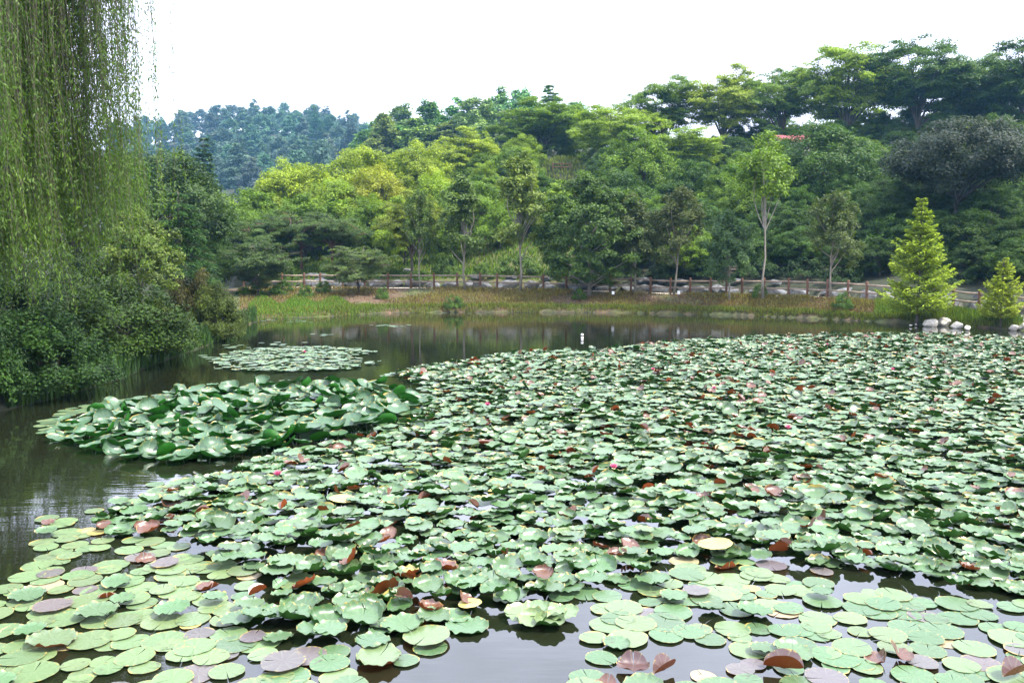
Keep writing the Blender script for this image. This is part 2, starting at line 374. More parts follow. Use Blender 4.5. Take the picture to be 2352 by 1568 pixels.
def make_broad(name, seed, H=10, Rr=4, base=.22, K=110, n_per=170, leaf=(.21, .6), flat=1.0, tr=.16, sz=(.13, .26), nb=26, bark='bark', inner=.45, mat='leaf', lobes=6, low=.35, top=1.):
    rng = np.random.default_rng(seed); z0 = H*base; a_ = (H-z0)/2; cz = z0+a_*.94
    ld = sph(rng, lobes); la = rng.uniform(-.32, .28, lobes)
    d = sph(rng, K*3); d = d[(d[:, 2] > -low) | (rng.random(len(d)) < .35)][:K]
    mult = 1+(np.exp(-((1-d@ld.T)/.25))*la).sum(1)
    r = (inner+(1-inner)*rng.random(len(d))**.6)*mult
    taper = 1-.28*np.clip(d[:, 2], 0, 1)*(top-1+1)
    C = np.stack([d[:, 0]*Rr*r*taper, d[:, 1]*Rr*r*taper, cz+d[:, 2]*a_*.93*r], -1)
    Sz = rng.uniform(sz[0], sz[1], len(C))*Rr
    b = Buf(); crown_clumps(b, C, Sz, rng, n_per, leaf, flat, np.array([0, 0, cz-a_*.3]))
    tb = Buf(); tp = trunk_pts(H*.82, rng); tube(tb, tp, np.linspace(tr, tr*.18, len(tp))*np.array([1.25]+[1]*(len(tp)-1)), 7)
    for j in rng.choice(len(C), min(nb, len(C)), replace=False):
        f_ = np.clip((C[j, 2]/H)*.62-.02+rng.uniform(-.08, .05), base*.8, .9)
        k_ = f_*(len(tp)-1)/.82*.999; i0 = min(int(k_), len(tp)-2); s0 = tp[i0]+(tp[i0+1]-tp[i0])*(k_-i0)
        r0 = tr*(1-f_)*.55+.015
        tube(tb, curve(s0, C[j], rng, .12, 6), np.linspace(r0, .012, 6), 5, False)
    PROTO[name] = (tb.mesh(name+'_trunk', M[bark], True), b.mesh(name+'_crown', M[mat]), H, Rr)

def make_zelkova(name, seed, H=13, Rr=7, fork=.2, leaf=(.22, .55), nl=10, n_per=360, flat=.30, mat='leaf', dens=1., bark='bark', tr=.26, spread=1., topr=.55):
    rng = np.random.default_rng(seed); b = Buf(); tb = Buf()
    tp = trunk_pts(H*fork, rng, .03, 4); tube(tb, tp, np.linspace(tr, tr*.8, 4), 8, False)
    C = []; Sz = []
    for li in range(nl):
        az = li*2.399+rng.uniform(-.3, .3); rad = Rr*rng.uniform(.3, .82)*(1 if li % 3 else .3); hh = H*(.96-.56*(rad/Rr)**1.3*rng.uniform(.5, 1.25)-(0 if li % 3 else rng.uniform(0, .2)))
        e = np.array([math.cos(az)*rad*spread, math.sin(az)*rad*spread, hh])
        n_ = 9; t_ = np.linspace(0, 1, n_)[:, None]
        l = tp[-1]+(e-tp[-1])*np.concatenate([t_**1.35, t_**1.35, t_**.85], 1)+rng.normal(0, .1, (n_, 3))*t_
        tube(tb, l, np.linspace(tr*.5, .03, n_), 6, False)
        for q in range(int(9*dens)):
            k_ = rng.integers(3, n_); s0 = l[k_]; az2 = az+rng.uniform(-1.5, 1.5); ln = Rr*rng.uniform(.18, .48)
            e2 = s0+np.array([math.cos(az2)*ln, math.sin(az2)*ln, rng.uniform(-.09, .12)*H*(.3+.7*rng.random())])
            rr = math.hypot(e2[0], e2[1])
            zmax = H*(1-.48*(rr/Rr)**2.0); e2[2] = min(e2[2]+.03*H, zmax)
            tube(tb, curve(s0, e2, rng, .08, 5), np.linspace(.045, .012, 5), 4, False)
            for w_ in range(3):
                f_ = [1, .7, .45][w_]; c_ = s0+(e2-s0)*f_+rng.normal(0, .35, 3)*np.array([1, 1, .35]); C.append(c_); Sz.append(Rr*rng.uniform(.08, .17))
    C = np.array(C); Sz = np.array(Sz)
    crown_clumps(b, C, Sz, rng, n_per*.42, leaf, flat, np.array([0, 0, H*.3]), upb=.9, tilt=.22)
    PROTO[name] = (tb.mesh(name+'_trunk', M[bark], True), b.mesh(name+'_crown', M[mat]), H, Rr)

def make_conifer(name, seed, H=10, Rr=2.5, levels=24, nbr=8, per=60, leaf=(.14, .4), droop=.05, upturn=.1, z0=.08, mat='needle', bark='bark', power=.8, tr=.14, hang=0.0, wid=.16, irregular=.15, lenj=(.75, 1.1)):
    rng = np.random.default_rng(seed); b = Buf(); tb = Buf()
    tp = trunk_pts(H*.97, rng, .008, 6); tube(tb, tp, np.linspace(tr, .02, 6), 7)
    for li in range(levels):
        f_ = (li+.3*rng.random())/levels; zz = H*(z0+(1-z0)*f_); rl = Rr*(1-f_)**power+.06*Rr
        for q in range(nbr if f_ < .85 else max(4, nbr//2)):
            az = rng.random()*2*PI; ln = rl*rng.uniform(*lenj)*(1-irregular*rng.random()); t_ = np.linspace(0, 1, 5)
            rr = ln*t_; dz = -droop*H*.1*np.sin(t_*PI*.5)*ln/Rr*4*.25+upturn*ln*t_**3+.12*ln*t_
            br = np.stack([math.cos(az)*rr, math.sin(az)*rr, zz+dz-droop*ln*t_*1.6], -1)+np.array([*np.array([np.interp(zz, tp[:, 2], tp[:, 0]), np.interp(zz, tp[:, 2], tp[:, 1])]), 0])
            tube(tb, br, np.linspace(.012*H*.25*(1-f_)+.008, .004, 5), 3, False)
            n = int(per*(.35+.65*ln/Rr)); tt = .12+.88*rng.random(n)**.75
            P = np.stack([np.interp(tt, t_, br[:, k]) for k in range(3)], -1)
            side = np.array([-math.sin(az), math.cos(az), 0]); fw = np.array([math.cos(az), math.sin(az), 0])
            wv = rng.uniform(-1, 1, n)*wid*ln*np.sin(np.clip(tt, .1, .97)*PI)**.6*1.6
            P = P+side*wv[:, None]; P[:, 2] += rng.normal(0, .02*H*.1, n)-hang*rng.random(n)*ln-np.abs(wv)*.12
            T = fw*.7+side*np.sign(wv)[:, None]*rng.uniform(.2, 1, n)[:, None]+np.array([0, 0, -hang*1.8])+rng.normal(0, .2, (n, 3))
            Nn = np.array([0, 0, 1.])+rng.normal(0, .35, (n, 3))+fw*hang
            s_ = leaf[0]*rng.uniform(.7, 1.3, n)
            leaves(b, P, Nn, s_, s_*leaf[1], rng, T=T, tint=np.clip(.5*tt+.5*rng.random(n), 0, 1))
    PROTO[name] = (tb.mesh(name+'_trunk', M[bark], True), b.mesh(name+'_crown', M[mat]), H, Rr)

make_broad('round_a', 1, K=150, n_per=190, base=.14, low=.55); make_broad('round_b', 2, K=140, n_per=200, sz=(.12, .24), lobes=9, inner=.4, base=.14, low=.55)
make_broad('round_c', 3, K=170, n_per=160, leaf=(.22, .55), sz=(.10, .2), lobes=10, inner=.35, flat=.95, base=.12, low=.6)
make_broad('oval', 4, H=10, Rr=2.8, K=120, n_per=160, leaf=(.17, .55), sz=(.14, .26), base=.12, low=.6)
make_broad('oak', 5, H=11, Rr=6, base=.34, K=240, n_per=230, leaf=(.2, .6), sz=(.11, .21), low=.45, flat=.85, tr=.24, bark='darkbark')
make_broad('slim_a', 6, H=10, Rr=1.9, base=.26, K=85, n_per=120, leaf=(.23, .5), sz=(.16, .3), bark='palebark', tr=.085, nb=16, inner=.1, flat=.8, low=.8)
make_broad('slim_b', 7, H=9, Rr=1.9, base=.22, K=95, n_per=120, leaf=(.17, .55), sz=(.15, .27), bark='palebark', tr=.075, nb=16, inner=.15, low=.8)
make_broad('slim_c', 8, H=7, Rr=2.1, base=.18, K=110, n_per=130, leaf=(.18, .5), sz=(.14, .26), bark='palebark', tr=.08, nb=14, inner=.2, low=.8)
make_broad('sparse_top', 9, H=12, Rr=1.9, base=.54, K=60, n_per=100, leaf=(.24, .5), sz=(.2, .34), bark='palebark', tr=.09, nb=12, inner=.2, low=.6)
make_broad('maple', 10, H=9, Rr=3.9, base=.06, K=220, n_per=190, leaf=(.17, .75), sz=(.10, .19), bark='palebark', tr=.13, inner=.35, flat=.5, low=.85)
make_zelkova('zelkova_a', 11, nl=14); make_zelkova('zelkova_b', 12, nl=15, dens=1.1); make_zelkova('zelkova_c', 13, nl=17, dens=1.2, n_per=340)
make_zelkova('flat_pine', 14, H=7, Rr=4.6, fork=.34, leaf=(.17, .3), nl=13, n_per=420, flat=.3, mat='needle', bark='redbark', tr=.14)
make_zelkova('silk', 15, H=5, Rr=4.2, fork=.08, leaf=(.16, .4), nl=13, n_per=240, flat=.14, tr=.07)
make_conifer('gold_conifer', 16, H=6.3, Rr=1.85, levels=24, nbr=10, per=190, leaf=(.15, .45), droop=-.02, upturn=.18, power=1.0, tr=.09, wid=.26, z0=.12, irregular=.4, lenj=(.75, 1.35))
make_conifer('gold_conifer_small', 26, H=3, Rr=1.1, levels=16, nbr=8, per=150, leaf=(.13, .45), droop=-.02, upturn=.2, power=.9, tr=.05, wid=.3, z0=.15, irregular=.5, lenj=(.6, 1.4))
make_conifer('weeping_conifer', 17, H=8, Rr=2.6, levels=18, nbr=10, per=210, leaf=(.2, .22), droop=.25, upturn=0, hang=.28, power=.6, wid=.2, z0=.05)
make_conifer('far_spruce', 18, H=14, Rr=2.6, levels=20, nbr=9, per=50, leaf=(.55, .45), droop=.05, power=.75)
make_broad('far_pine', 19, H=13, Rr=3.2, base=.1, K=70, n_per=110, leaf=(.42, .5), sz=(.16, .3), mat='needle', nb=8, top=1.6, lobes=8, low=.7)
make_broad('far_pine_b', 20, H=13, Rr=2.8, base=.08, K=75, n_per=95, leaf=(.4, .5), sz=(.14, .28), mat='needle', nb=8, top=2.2, lobes=8, inner=.3, low=.7)
make_broad('poplar', 21, H=14, Rr=2.6, base=.06, K=120, n_per=100, leaf=(.34, .55), sz=(.16, .3), nb=8, top=2.2, lobes=7, inner=.25, low=.8)

def make_shrub(name, seed, H=3, Rr=2.6, n=26000, leaf=(.10, .5), mat='shiny', stems=26, lump=.28, K=110):
    rng = np.random.default_rng(seed); b = Buf(); tb = Buf()
    d = sph(rng, K); d[:, 2] = np.abs(d[:, 2])*1.05-.08; r = rng.uniform(.62, 1, K)
    C = d*r[:, None]*np.array([Rr, Rr, H])*.86; C[:, 2] = np.maximum(C[:, 2], .12*H); Sz = rng.uniform(.10, .24, K)*Rr
    crown_clumps(b, C, Sz, rng, n/K, leaf, .8, np.array([0, 0, -H*.2]), upb=.6, tintw=.4)
    for j in range(stems):
        e = C[rng.integers(K)]*rng.uniform(.9, 1.12); tube(tb, curve([rng.normal(0, .15*Rr), rng.normal(0, .15*Rr), 0], e, rng, .12, 6, .1), np.linspace(.028, .006, 6), 4, False)
    PROTO[name] = (tb.mesh(name+'_stems', M['bark'], True), b.mesh(name+'_leaves', M[mat]), H, Rr)
make_shrub('shrub_a', 31); make_shrub('shrub_b', 32, n=28000, leaf=(.12, .45), K=120); make_shrub('shrub_c', 33, n=20000, leaf=(.13, .42), K=50)
make_shrub('azalea', 34, H=1.6, Rr=1.7, n=5000, leaf=(.12, .5), K=40, stems=8)

_o = ['first', 'second', 'third', 'fourth', 'fifth', 'sixth', 'seventh', 'eighth', 'ninth', 'tenth', 'eleventh', 'twelfth', 'thirteenth', 'fourteenth', 'fifteenth', 'sixteenth', 'seventeenth', 'eighteenth', 'nineteenth']
def ordn(n):
    if n < 20: return _o[n-1]
    t_, r_ = divmod(n, 10); tn = {2: 'twent', 3: 'thirt', 4: 'fort', 5: 'fift', 6: 'sixt', 7: 'sevent', 8: 'eight', 9: 'ninet', 10: 'hundred'}[min(t_, 10)]
    return tn+'ieth' if r_ == 0 else tn+'y-'+_o[r_-1]
TREES = []
def plant(proto, name, X, Y, H, Wd, color, label, cat, group=None, rz=None, parts=('trunk', 'crown'), zoff=0, tilt=0):
    tm, cm, ph, pr = PROTO[proto]
    rz = random.random()*6.28 if rz is None else rz
    e = empty(name, (X, Y, tz(X, Y)-.05+zoff), rz, (Wd/2/pr, Wd/2/pr, H/ph)); tag(e, label, cat, group)
    if tilt: e.rotation_euler[1] = tilt
    a1 = link(parts[0], tm, e); a2 = link(parts[1], cm, e, color=color)
    TREES.append(e); return e
def tree_px(proto, name, x, top, wpx, D, color, label, cat='tree', group=None, rz=None, parts=('trunk', 'crown')):
    p_ = at(x, top, D); zb = tz(p_.x, D); Hh = max(1.0, p_.z-zb+.05); wd_ = min(wpx*D/F, (1.0 if proto.startswith('round') else 99)*Hh)
    return plant(proto, name, p_.x, D, Hh, wd_, color, label, cat, group, rz, parts)
random.seed(5)
YG = (.24, .32, .028); LG = (.20, .30, .025); MG = (.115, .20, .018); DG = (.055, .115, .015); BG = (.035, .07, .025); OG = (.24, .27, .028)
SLT = (.035, .052, .034)
# ridge row of vase-shaped trees
gr = 'spreading trees along the top of the slope'
for (pr, x, top, wd, D, c, lb) in [
    ('zelkova_a', 1530, 165, 240, 116, MG, 'mid green spreading tree, leftmost and lowest of the ridge trees on the right'),
    ('zelkova_b', 1665, 146, 260, 114, YG, 'yellow green feathery tree on the ridge, second of the row from the left'),
    ('zelkova_a', 1800, 138, 240, 112, MG, 'green vase-shaped tree standing right beside the red roof on the ridge'),
    ('zelkova_c', 1950, 92, 300, 108, LG, 'broad layered light green tree on the ridge just left of the tallest dark one'),
    ('zelkova_c', 2115, 78, 330, 104, DG, 'tallest dark green layered tree on the ridge skyline'),
    ('zelkova_b', 2250, 115, 240, 106, MG, 'smaller green tree filling the skyline dip before the far right tree'),
    ('zelkova_c', 2360, 82, 330, 100, DG, 'dark green tree cut by the right edge of the picture on the ridge')]:
    tree_px(pr, 'zelkova_tree', x, top, wd, D, c, lb, 'tree', gr)
gr = 'spreading trees on the upper middle of the slope'
for (pr, x, top, wd, D, c, lb) in [
    ('zelkova_b', 1250, 222, 290, 118, MG, 'wide green tree above the short red railing high on the slope'),
    ('zelkova_a', 1410, 228, 260, 108, LG, 'light green layered tree with forked trunk right of the red railing'),
    ('zelkova_b', 1065, 290, 190, 108, YG, 'yellow green spreading tree under the pointed conifers in the middle'),
    ('round_b', 960, 332, 250, 98, YG, 'yellowish domed tree left of the bright upright magnolia tree'),
    ('round_a', 830, 325, 240, 96, YG, 'bright yellow green dome crown at the left end of the upper slope'),
    ('zelkova_a', 1570, 290, 240, 100, LG, 'light green tree in front of the ridge row, under its yellow tree')]:
    tree_px(pr, 'spreading_tree', x, top, wd, D, c, lb, 'tree', gr)
# hazy mid-distance conifers and poplars
gr = 'tall pointed trees behind the middle of the slope'
mids = [(865, 285, 110), (905, 290, 110), (955, 280, 110), (1035, 285, 110), (1075, 270, 110), (1175, 262, 110), (1290, 262, 110), (880, 262, 90), (925, 240, 90), (985, 232, 95), (1050, 232, 85), (1095, 222, 90), (1150, 206, 90), (1198, 204, 80), (1262, 206, 85), (1320, 236, 90), (1010, 260, 80), (1120, 240, 90), (1225, 240, 90), (1350, 262, 80), (845, 300, 80)]
ords = ['first', 'second', 'third', 'fourth', 'fifth', 'sixth', 'seventh', 'eighth', 'ninth', 'tenth', 'eleventh', 'twelfth', 'thirteenth', 'fourteenth', 'fifteenth', 'sixteenth', 'seventeenth', 'eighteenth', 'nineteenth', 'twentieth']
for k, (x, top, wd) in enumerate(sorted(mids)):
    wd *= 1.3; top -= 12
    pr = ['poplar', 'far_pine_b', 'poplar', 'far_pine'][k % 4] if x != 1262 else 'far_spruce'
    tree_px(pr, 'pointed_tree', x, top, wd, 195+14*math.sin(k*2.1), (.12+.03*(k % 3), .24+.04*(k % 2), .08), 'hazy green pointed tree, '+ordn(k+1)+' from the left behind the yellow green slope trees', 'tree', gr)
# blue far hill
rng = random.Random(9)
k = 0
for ri, D in enumerate((300, 335, 372, 410, 450, 495, 540, 590)):
    x = 250; j = 0
    while x < 900:
        x += rng.uniform(.75, 1.25)*12.*F/D*.8; j += 1
        X = uof(x)*D; hgt = rng.uniform(15, 23) if D < 560 else rng.uniform(13, 26)
        pr = rng.choice(['far_pine', 'far_pine_b', 'far_pine', 'far_pine_b', 'far_spruce'])
        wd = hgt*rng.uniform(.52, .72)
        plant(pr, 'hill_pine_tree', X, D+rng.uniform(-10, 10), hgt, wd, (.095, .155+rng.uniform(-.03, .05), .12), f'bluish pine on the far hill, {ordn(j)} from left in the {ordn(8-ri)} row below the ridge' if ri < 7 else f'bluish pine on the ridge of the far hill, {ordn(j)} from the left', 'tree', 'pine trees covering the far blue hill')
        k += 1
print('far pines', k)
# slope fill
gr = 'leafy trees filling the slope'
fills = []
def fill(pr, x, top, wd, D, c, word): fills.append((x, top, wd, D, c, word, pr))
for a_ in [('round_a', 700, 362, 200, 90, YG, 'yellow green'), ('round_b', 640, 372, 160, 88, YG, 'yellow green'), ('round_c', 570, 425, 170, 82, MG, 'mid green'), ('round_a', 780, 400, 200, 84, LG, 'light green'),
           ('round_b', 880, 385, 190, 84, OG, 'olive yellow'), ('round_c', 520, 440, 140, 90, LG, 'light green'), ('round_a', 600, 470, 160, 74, MG, 'mid green'), ('round_b', 860, 450, 190, 78, MG, 'mid green'),
           ('round_c', 700, 440, 200, 78, MG, 'mid green'), ('round_b', 1010, 400, 180, 82, LG, 'light green'), ('round_c', 1130, 400, 170, 88, MG, 'mid green'), ('oval', 1250, 400, 150, 84, DG, 'dark green'),
           ('round_a', 1290, 440, 190, 78, DG, 'dark green'), ('round_b', 1480, 300, 260, 88, MG, 'mid green'), ('round_a', 1420, 380, 220, 80, DG, 'dark green'), ('round_c', 1590, 360, 230, 80, DG, 'dark green'),
           ('round_b', 1670, 400, 200, 76, MG, 'mid green'), ('round_a', 1900, 262, 260, 76, DG, 'dark green'), ('round_b', 1990, 330, 200, 80, DG, 'dark green'), ('oval', 2060, 300, 130, 92, BG, 'blackish green'),
           ('round_c', 1800, 420, 230, 72, DG, 'dark green'), ('round_a', 2080, 400, 220, 74, DG, 'dark green'), ('round_b', 2330, 400, 240, 70, MG, 'mid green'), ('round_c', 2320, 480, 200, 60, DG, 'dark green'),
           ('round_a', 1500, 470, 220, 72, DG, 'dark green'), ('round_c', 1700, 500, 200, 68, DG, 'dark green'), ('round_b', 1150, 470, 170, 76, MG, 'mid green'), ('round_b', 2000, 470, 200, 66, DG, 'dark green'),
           ('round_a', 1180, 330, 200, 100, MG, 'mid green'), ('round_c', 1400, 330, 200, 98, DG, 'dark green'), ('round_b', 1740, 350, 170, 92, MG, 'mid green'), ('round_a', 2200, 420, 220, 78, DG, 'dark green'),
           ('round_c', 2380, 300, 240, 82, DG, 'dark green'), ('round_b', 1620, 450, 180, 84, MG, 'mid green'), ('round_c', 930, 480, 170, 72, LG, 'light green'), ('round_a', 1040, 470, 150, 73, MG, 'mid green')]: fill(*a_)
gr = 'small understory trees on the slope'
r2 = random.Random(4); kk = 0
for ri, D in enumerate((62, 67, 73, 80, 88, 97, 107, 118)):
    x = 470 if D < 90 else 560; j = 0
    while x < 2450:
        x += r2.uniform(.8, 1.3)*3.7*F/D; 
        if D < 75 and x < 1330: continue
        if 1225 < x < 1345 and 85 < D < 112: continue
        j += 1; hgt = r2.uniform(3.6, 6.2)*(1 if D > 75 else .8)
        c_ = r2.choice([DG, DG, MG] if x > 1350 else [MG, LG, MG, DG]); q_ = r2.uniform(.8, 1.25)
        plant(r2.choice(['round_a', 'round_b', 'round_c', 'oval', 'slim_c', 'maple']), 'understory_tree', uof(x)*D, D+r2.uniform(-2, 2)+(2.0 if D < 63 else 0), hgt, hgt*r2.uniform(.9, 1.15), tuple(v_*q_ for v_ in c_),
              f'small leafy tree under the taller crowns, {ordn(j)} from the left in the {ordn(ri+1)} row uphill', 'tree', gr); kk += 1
for ri, dd in enumerate((5.5, 9.5, 14, 19)):
    x = 1380; j = 0
    while x < 2450:
        D = float(interp(uof(x), YF))+dd; x += r2.uniform(.8, 1.2)*2.9*F/D; j += 1; hgt = r2.uniform(1.9, 3.4)+ri*.3; q_ = r2.uniform(.6, 1.1)
        plant(r2.choice(['round_a', 'round_b', 'round_c', 'azalea']), 'shade_bush', uof(x)*D, D+r2.uniform(-1, 1), hgt, hgt*r2.uniform(1.1, 1.5), tuple(v_*q_ for v_ in DG),
              f'dark bush behind the right fence half, {ordn(j)} from left in the {ordn(ri+1)} row', 'bush', 'dark bushes behind the right part of the fence')
print('understory', kk)
for (x, top, wd, D, c) in [(1560, 300, 240, 104, DG), (1700, 320, 200, 106, DG), (1910, 300, 200, 98, DG), (2050, 285, 200, 100, BG), (2180, 290, 220, 96, DG), (2330, 285, 240, 92, DG), (1460, 330, 200, 102, MG), (2440, 280, 200, 90, DG)]: fill('round_b', x, top, wd, D, c, 'deep green')
fills.sort(key=lambda f: f[0])
gr = 'leafy trees filling the slope'
cnt = {}
for (x, top, wd, D, c, word, pr) in fills: cnt[word] = cnt.get(word, 0)+1
seen = {}
for (x, top, wd, D, c, word, pr) in fills:
    seen[word] = seen.get(word, 0)+1
    tree_px(pr, 'broadleaf_tree', x, top, wd*1.12, D, c, f'{word} round-crowned tree on the slope, {ordn(seen[word])} of the {word} ones from the left', 'tree', gr)
# dark oak with a black trunk on the right
tree_px('oak', 'oak_tree', 2205, 272, 360, 60, SLT, 'large slate green tree with a straight dark trunk behind the fence on the right')
# left: dark round tree, narrow far conifer
tree_px('round_a', 'broadleaf_tree', 375, 322, 270, 58, (.05, .095, .022), 'big dark round tree right of the willow, in front of the blue hill')
tree_px('round_c', 'broadleaf_tree', 470, 395, 150, 62, (.055, .1, .022), 'smaller dark tree attached to the right flank of the big dark round tree')
tree_px('far_spruce', 'conifer_tree', 468, 312, 90, 125, (.05, .1, .035), 'grey green narrow conifer standing alone before the blue hill')
tree_px('weeping_conifer', 'weeping_conifer_tree', 405, 430, 240, 36, (.028, .075, .018), 'dark conifer with drooping tiers behind the left bank shrubs')
tree_px('round_b', 'broadleaf_tree', 150, 300, 360, 42, DG, 'dark tree behind the hanging willow strands, nearest the water')
tree_px('round_c', 'broadleaf_tree', -60, 330, 300, 34, MG, 'dark tree behind the willow, cut by the left picture edge')
tree_px('round_a', 'broadleaf_tree', 500, 540, 130, 60, DG, 'low dark tree filling the gap between weeping conifer and silk tree')
# trees by the fence
tree_px('flat_pine', 'pine_tree', 690, 470, 230, 72, (.055, .095, .025), 'spreading grey green pine with dark trunk above the brown slope, left one', 'tree', 'spreading pines above the brown slope')
tree_px('flat_pine', 'pine_tree', 762, 480, 200, 70, (.06, .105, .025), 'spreading grey green pine with dark trunk above the brown slope, right one', 'tree', 'spreading pines above the brown slope')
tree_px('flat_pine', 'pine_tree', 580, 490, 190, 68, (.055, .10, .022), 'spreading pine at the far left end of the boulder wall')
tree_px('silk', 'silk_tree', 822, 556, 185, 59.5, (.075, .12, .028), 'low flat-topped tree with many thin stems in front of the left fence')
tree_px('silk', 'silk_tree', 590, 540, 210, 57.5, (.05, .09, .022), 'wide low layered tree at the left end of the fence')
tree_px('zelkova_b', 'spreading_tree', 945, 432, 185, 67, (.16, .21, .022), 'bright layered yellow green tree just behind the left part of the fence')
slims = [('slim_b', 962, 400, 80, 61.5, (.07, .12, .02), 'slender tall tree with thin straight stem before the bright layered tree'),
         ('slim_a', 1066, 378, 120, 61, (.10, .16, .04), 'young pale green tree with several bare stems left of the tallest upright one'),
         ('slim_a', 1195, 322, 130, 60, (.15, .21, .045), 'tallest upright young tree with bright pale leaves in the middle of the fence'),
         ('maple', 1355, 385, 250, 58.6, (.065, .12, .022), 'broad dense maple with leaves down to the fence in the middle'),
         ('slim_c', 1462, 440, 135, 58.2, (.06, .085, .025), 'dull green young tree between the broad maple and the rusty-topped one'),
         ('slim_b', 1553, 398, 130, 57, (.065, .085, .024), 'young tree with rusty leaf tips leaning over the fence'),
         ('slim_c', 1680, 478, 125, 54, (.06, .115, .04), 'small bluish green tree with a forked pale trunk behind the fence posts'),
         ('sparse_top', 1762, 318, 130, 53, (.13, .22, .022), 'tall bare-trunked tree with bright green tuft crown'),
         ('slim_b', 1918, 402, 125, 51, (.075, .11, .03), 'sparse young tree with withered leaves on the right part of the fence')]
for (pr, x, top, wd, D, c, lb) in slims: tree_px(pr, 'young_tree', x, top, wd, D, c, lb, 'tree', 'young trees planted along the fence')
tree_px('gold_conifer', 'golden_conifer_tree', 2118, 450, 165, 43.2, (.24, .33, .035), 'golden green pyramid conifer by the white stones')
tree_px('gold_conifer_small', 'golden_conifer_tree', 2306, 588, 98, 40.6, (.25, .32, .035), 'small golden conifer near the right picture edge')

# azalea and shrub mounds behind and before the fence
az = [(655, 590, 70, 66), (880, 590, 110, 68), (1020, 575, 90, 68), (1190, 580, 130, 67), (1110, 600, 80, 66), (1300, 590, 120, 66), (1420, 600, 130, 64), (1520, 600, 120, 63), (1620, 605, 130, 62), (1740, 590, 140, 60), (1850, 585, 130, 58),
      (2010, 580, 160, 57), (1930, 610, 120, 55.5), (2290, 592, 170, 51), (2200, 620, 90, 51), (2370, 600, 120, 50), (770, 600, 90, 68), (960, 620, 70, 66), (2110, 600, 120, 55)]
for k, (x, top, wd, D) in enumerate(sorted(az)):
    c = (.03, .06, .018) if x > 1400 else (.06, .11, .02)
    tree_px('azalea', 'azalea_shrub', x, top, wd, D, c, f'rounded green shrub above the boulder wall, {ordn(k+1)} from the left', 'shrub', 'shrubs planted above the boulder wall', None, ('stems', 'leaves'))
bk = [(1938, 665, 60, 48.5, 'leafy green bush on the bank under the fence near the golden conifer'), (1040, 685, 60, 56, 'weedy bush on the brown bank below the fence'), (745, 672, 50, 60, 'small weed bush on the left bank below the fence'), (1745, 668, 44, 53.5, 'tiny bush at the foot of the bare-trunked tree'),
      (655, 662, 46, 60.5, 'weedy bush where the left fence end meets the bank'), (700, 684, 50, 57, 'low green weed clump below the third fence post'), (880, 676, 44, 58, 'low weed clump on the bank below the flat-topped tree'), (1330, 684, 40, 57.5, 'low weed clump on the bank below the broad maple'),
      (600, 640, 130, 58, 'dark bush where the fence ends at left')]
for x, top, wd, D, lb in bk: tree_px('azalea', 'bank_bush', x, top, wd, D, (.06, .12, .02), lb, 'bush', None, None, ('stems', 'leaves'))

# ------------------------------------------------------------------ left bank shrubs
sh = [('shrub_b', 70, 690, 400, 19.0, (.019, .048, .010), 'dark glossy shrub at the lower left picture edge, nearest the water'),
      ('shrub_a', 240, 600, 440, 24.5, (.028, .058, .009), 'largest rounded shrub on the left bank under the willow strands'),
      ('shrub_a', 350, 665, 210, 27, (.06, .085, .012), 'yellowish flank shrub on the right of the largest rounded shrub'),
      ('shrub_b', 490, 640, 165, 34, (.05, .075, .014), 'outermost low shrub of the left bank reaching over the pond'),
      ('slim_c', 318, 470, 190, 32, (.10, .15, .03), 'taller shrub with large pale leaves above the rounded shrubs'),
      ('shrub_c', 445, 598, 150, 34.5, (.06, .06, .018), 'rusty-leaved shrub below the weeping conifer'),
      ('shrub_b', 20, 590, 300, 26, (.026, .055, .015), 'tall dark shrub behind the lower left shrub'),
      ('shrub_a', 150, 540, 300, 31, (.025, .05, .014), 'shrub in deep shade behind the willow tips'),
      ('shrub_a', 530, 690, 100, 38, (.04, .07, .015), 'low shrub at the tip of the left bank'),
      ('shrub_b', -120, 640, 340, 17, (.019, .048, .010), 'shrub cut off by the left picture edge')]
for (pr, x, top, wd, D, c, lb) in sh: tree_px(pr, 'bank_shrub', x, top, wd, D, c, lb, 'shrub', 'shrubs crowding the left bank', None, ('stems', 'leaves'))

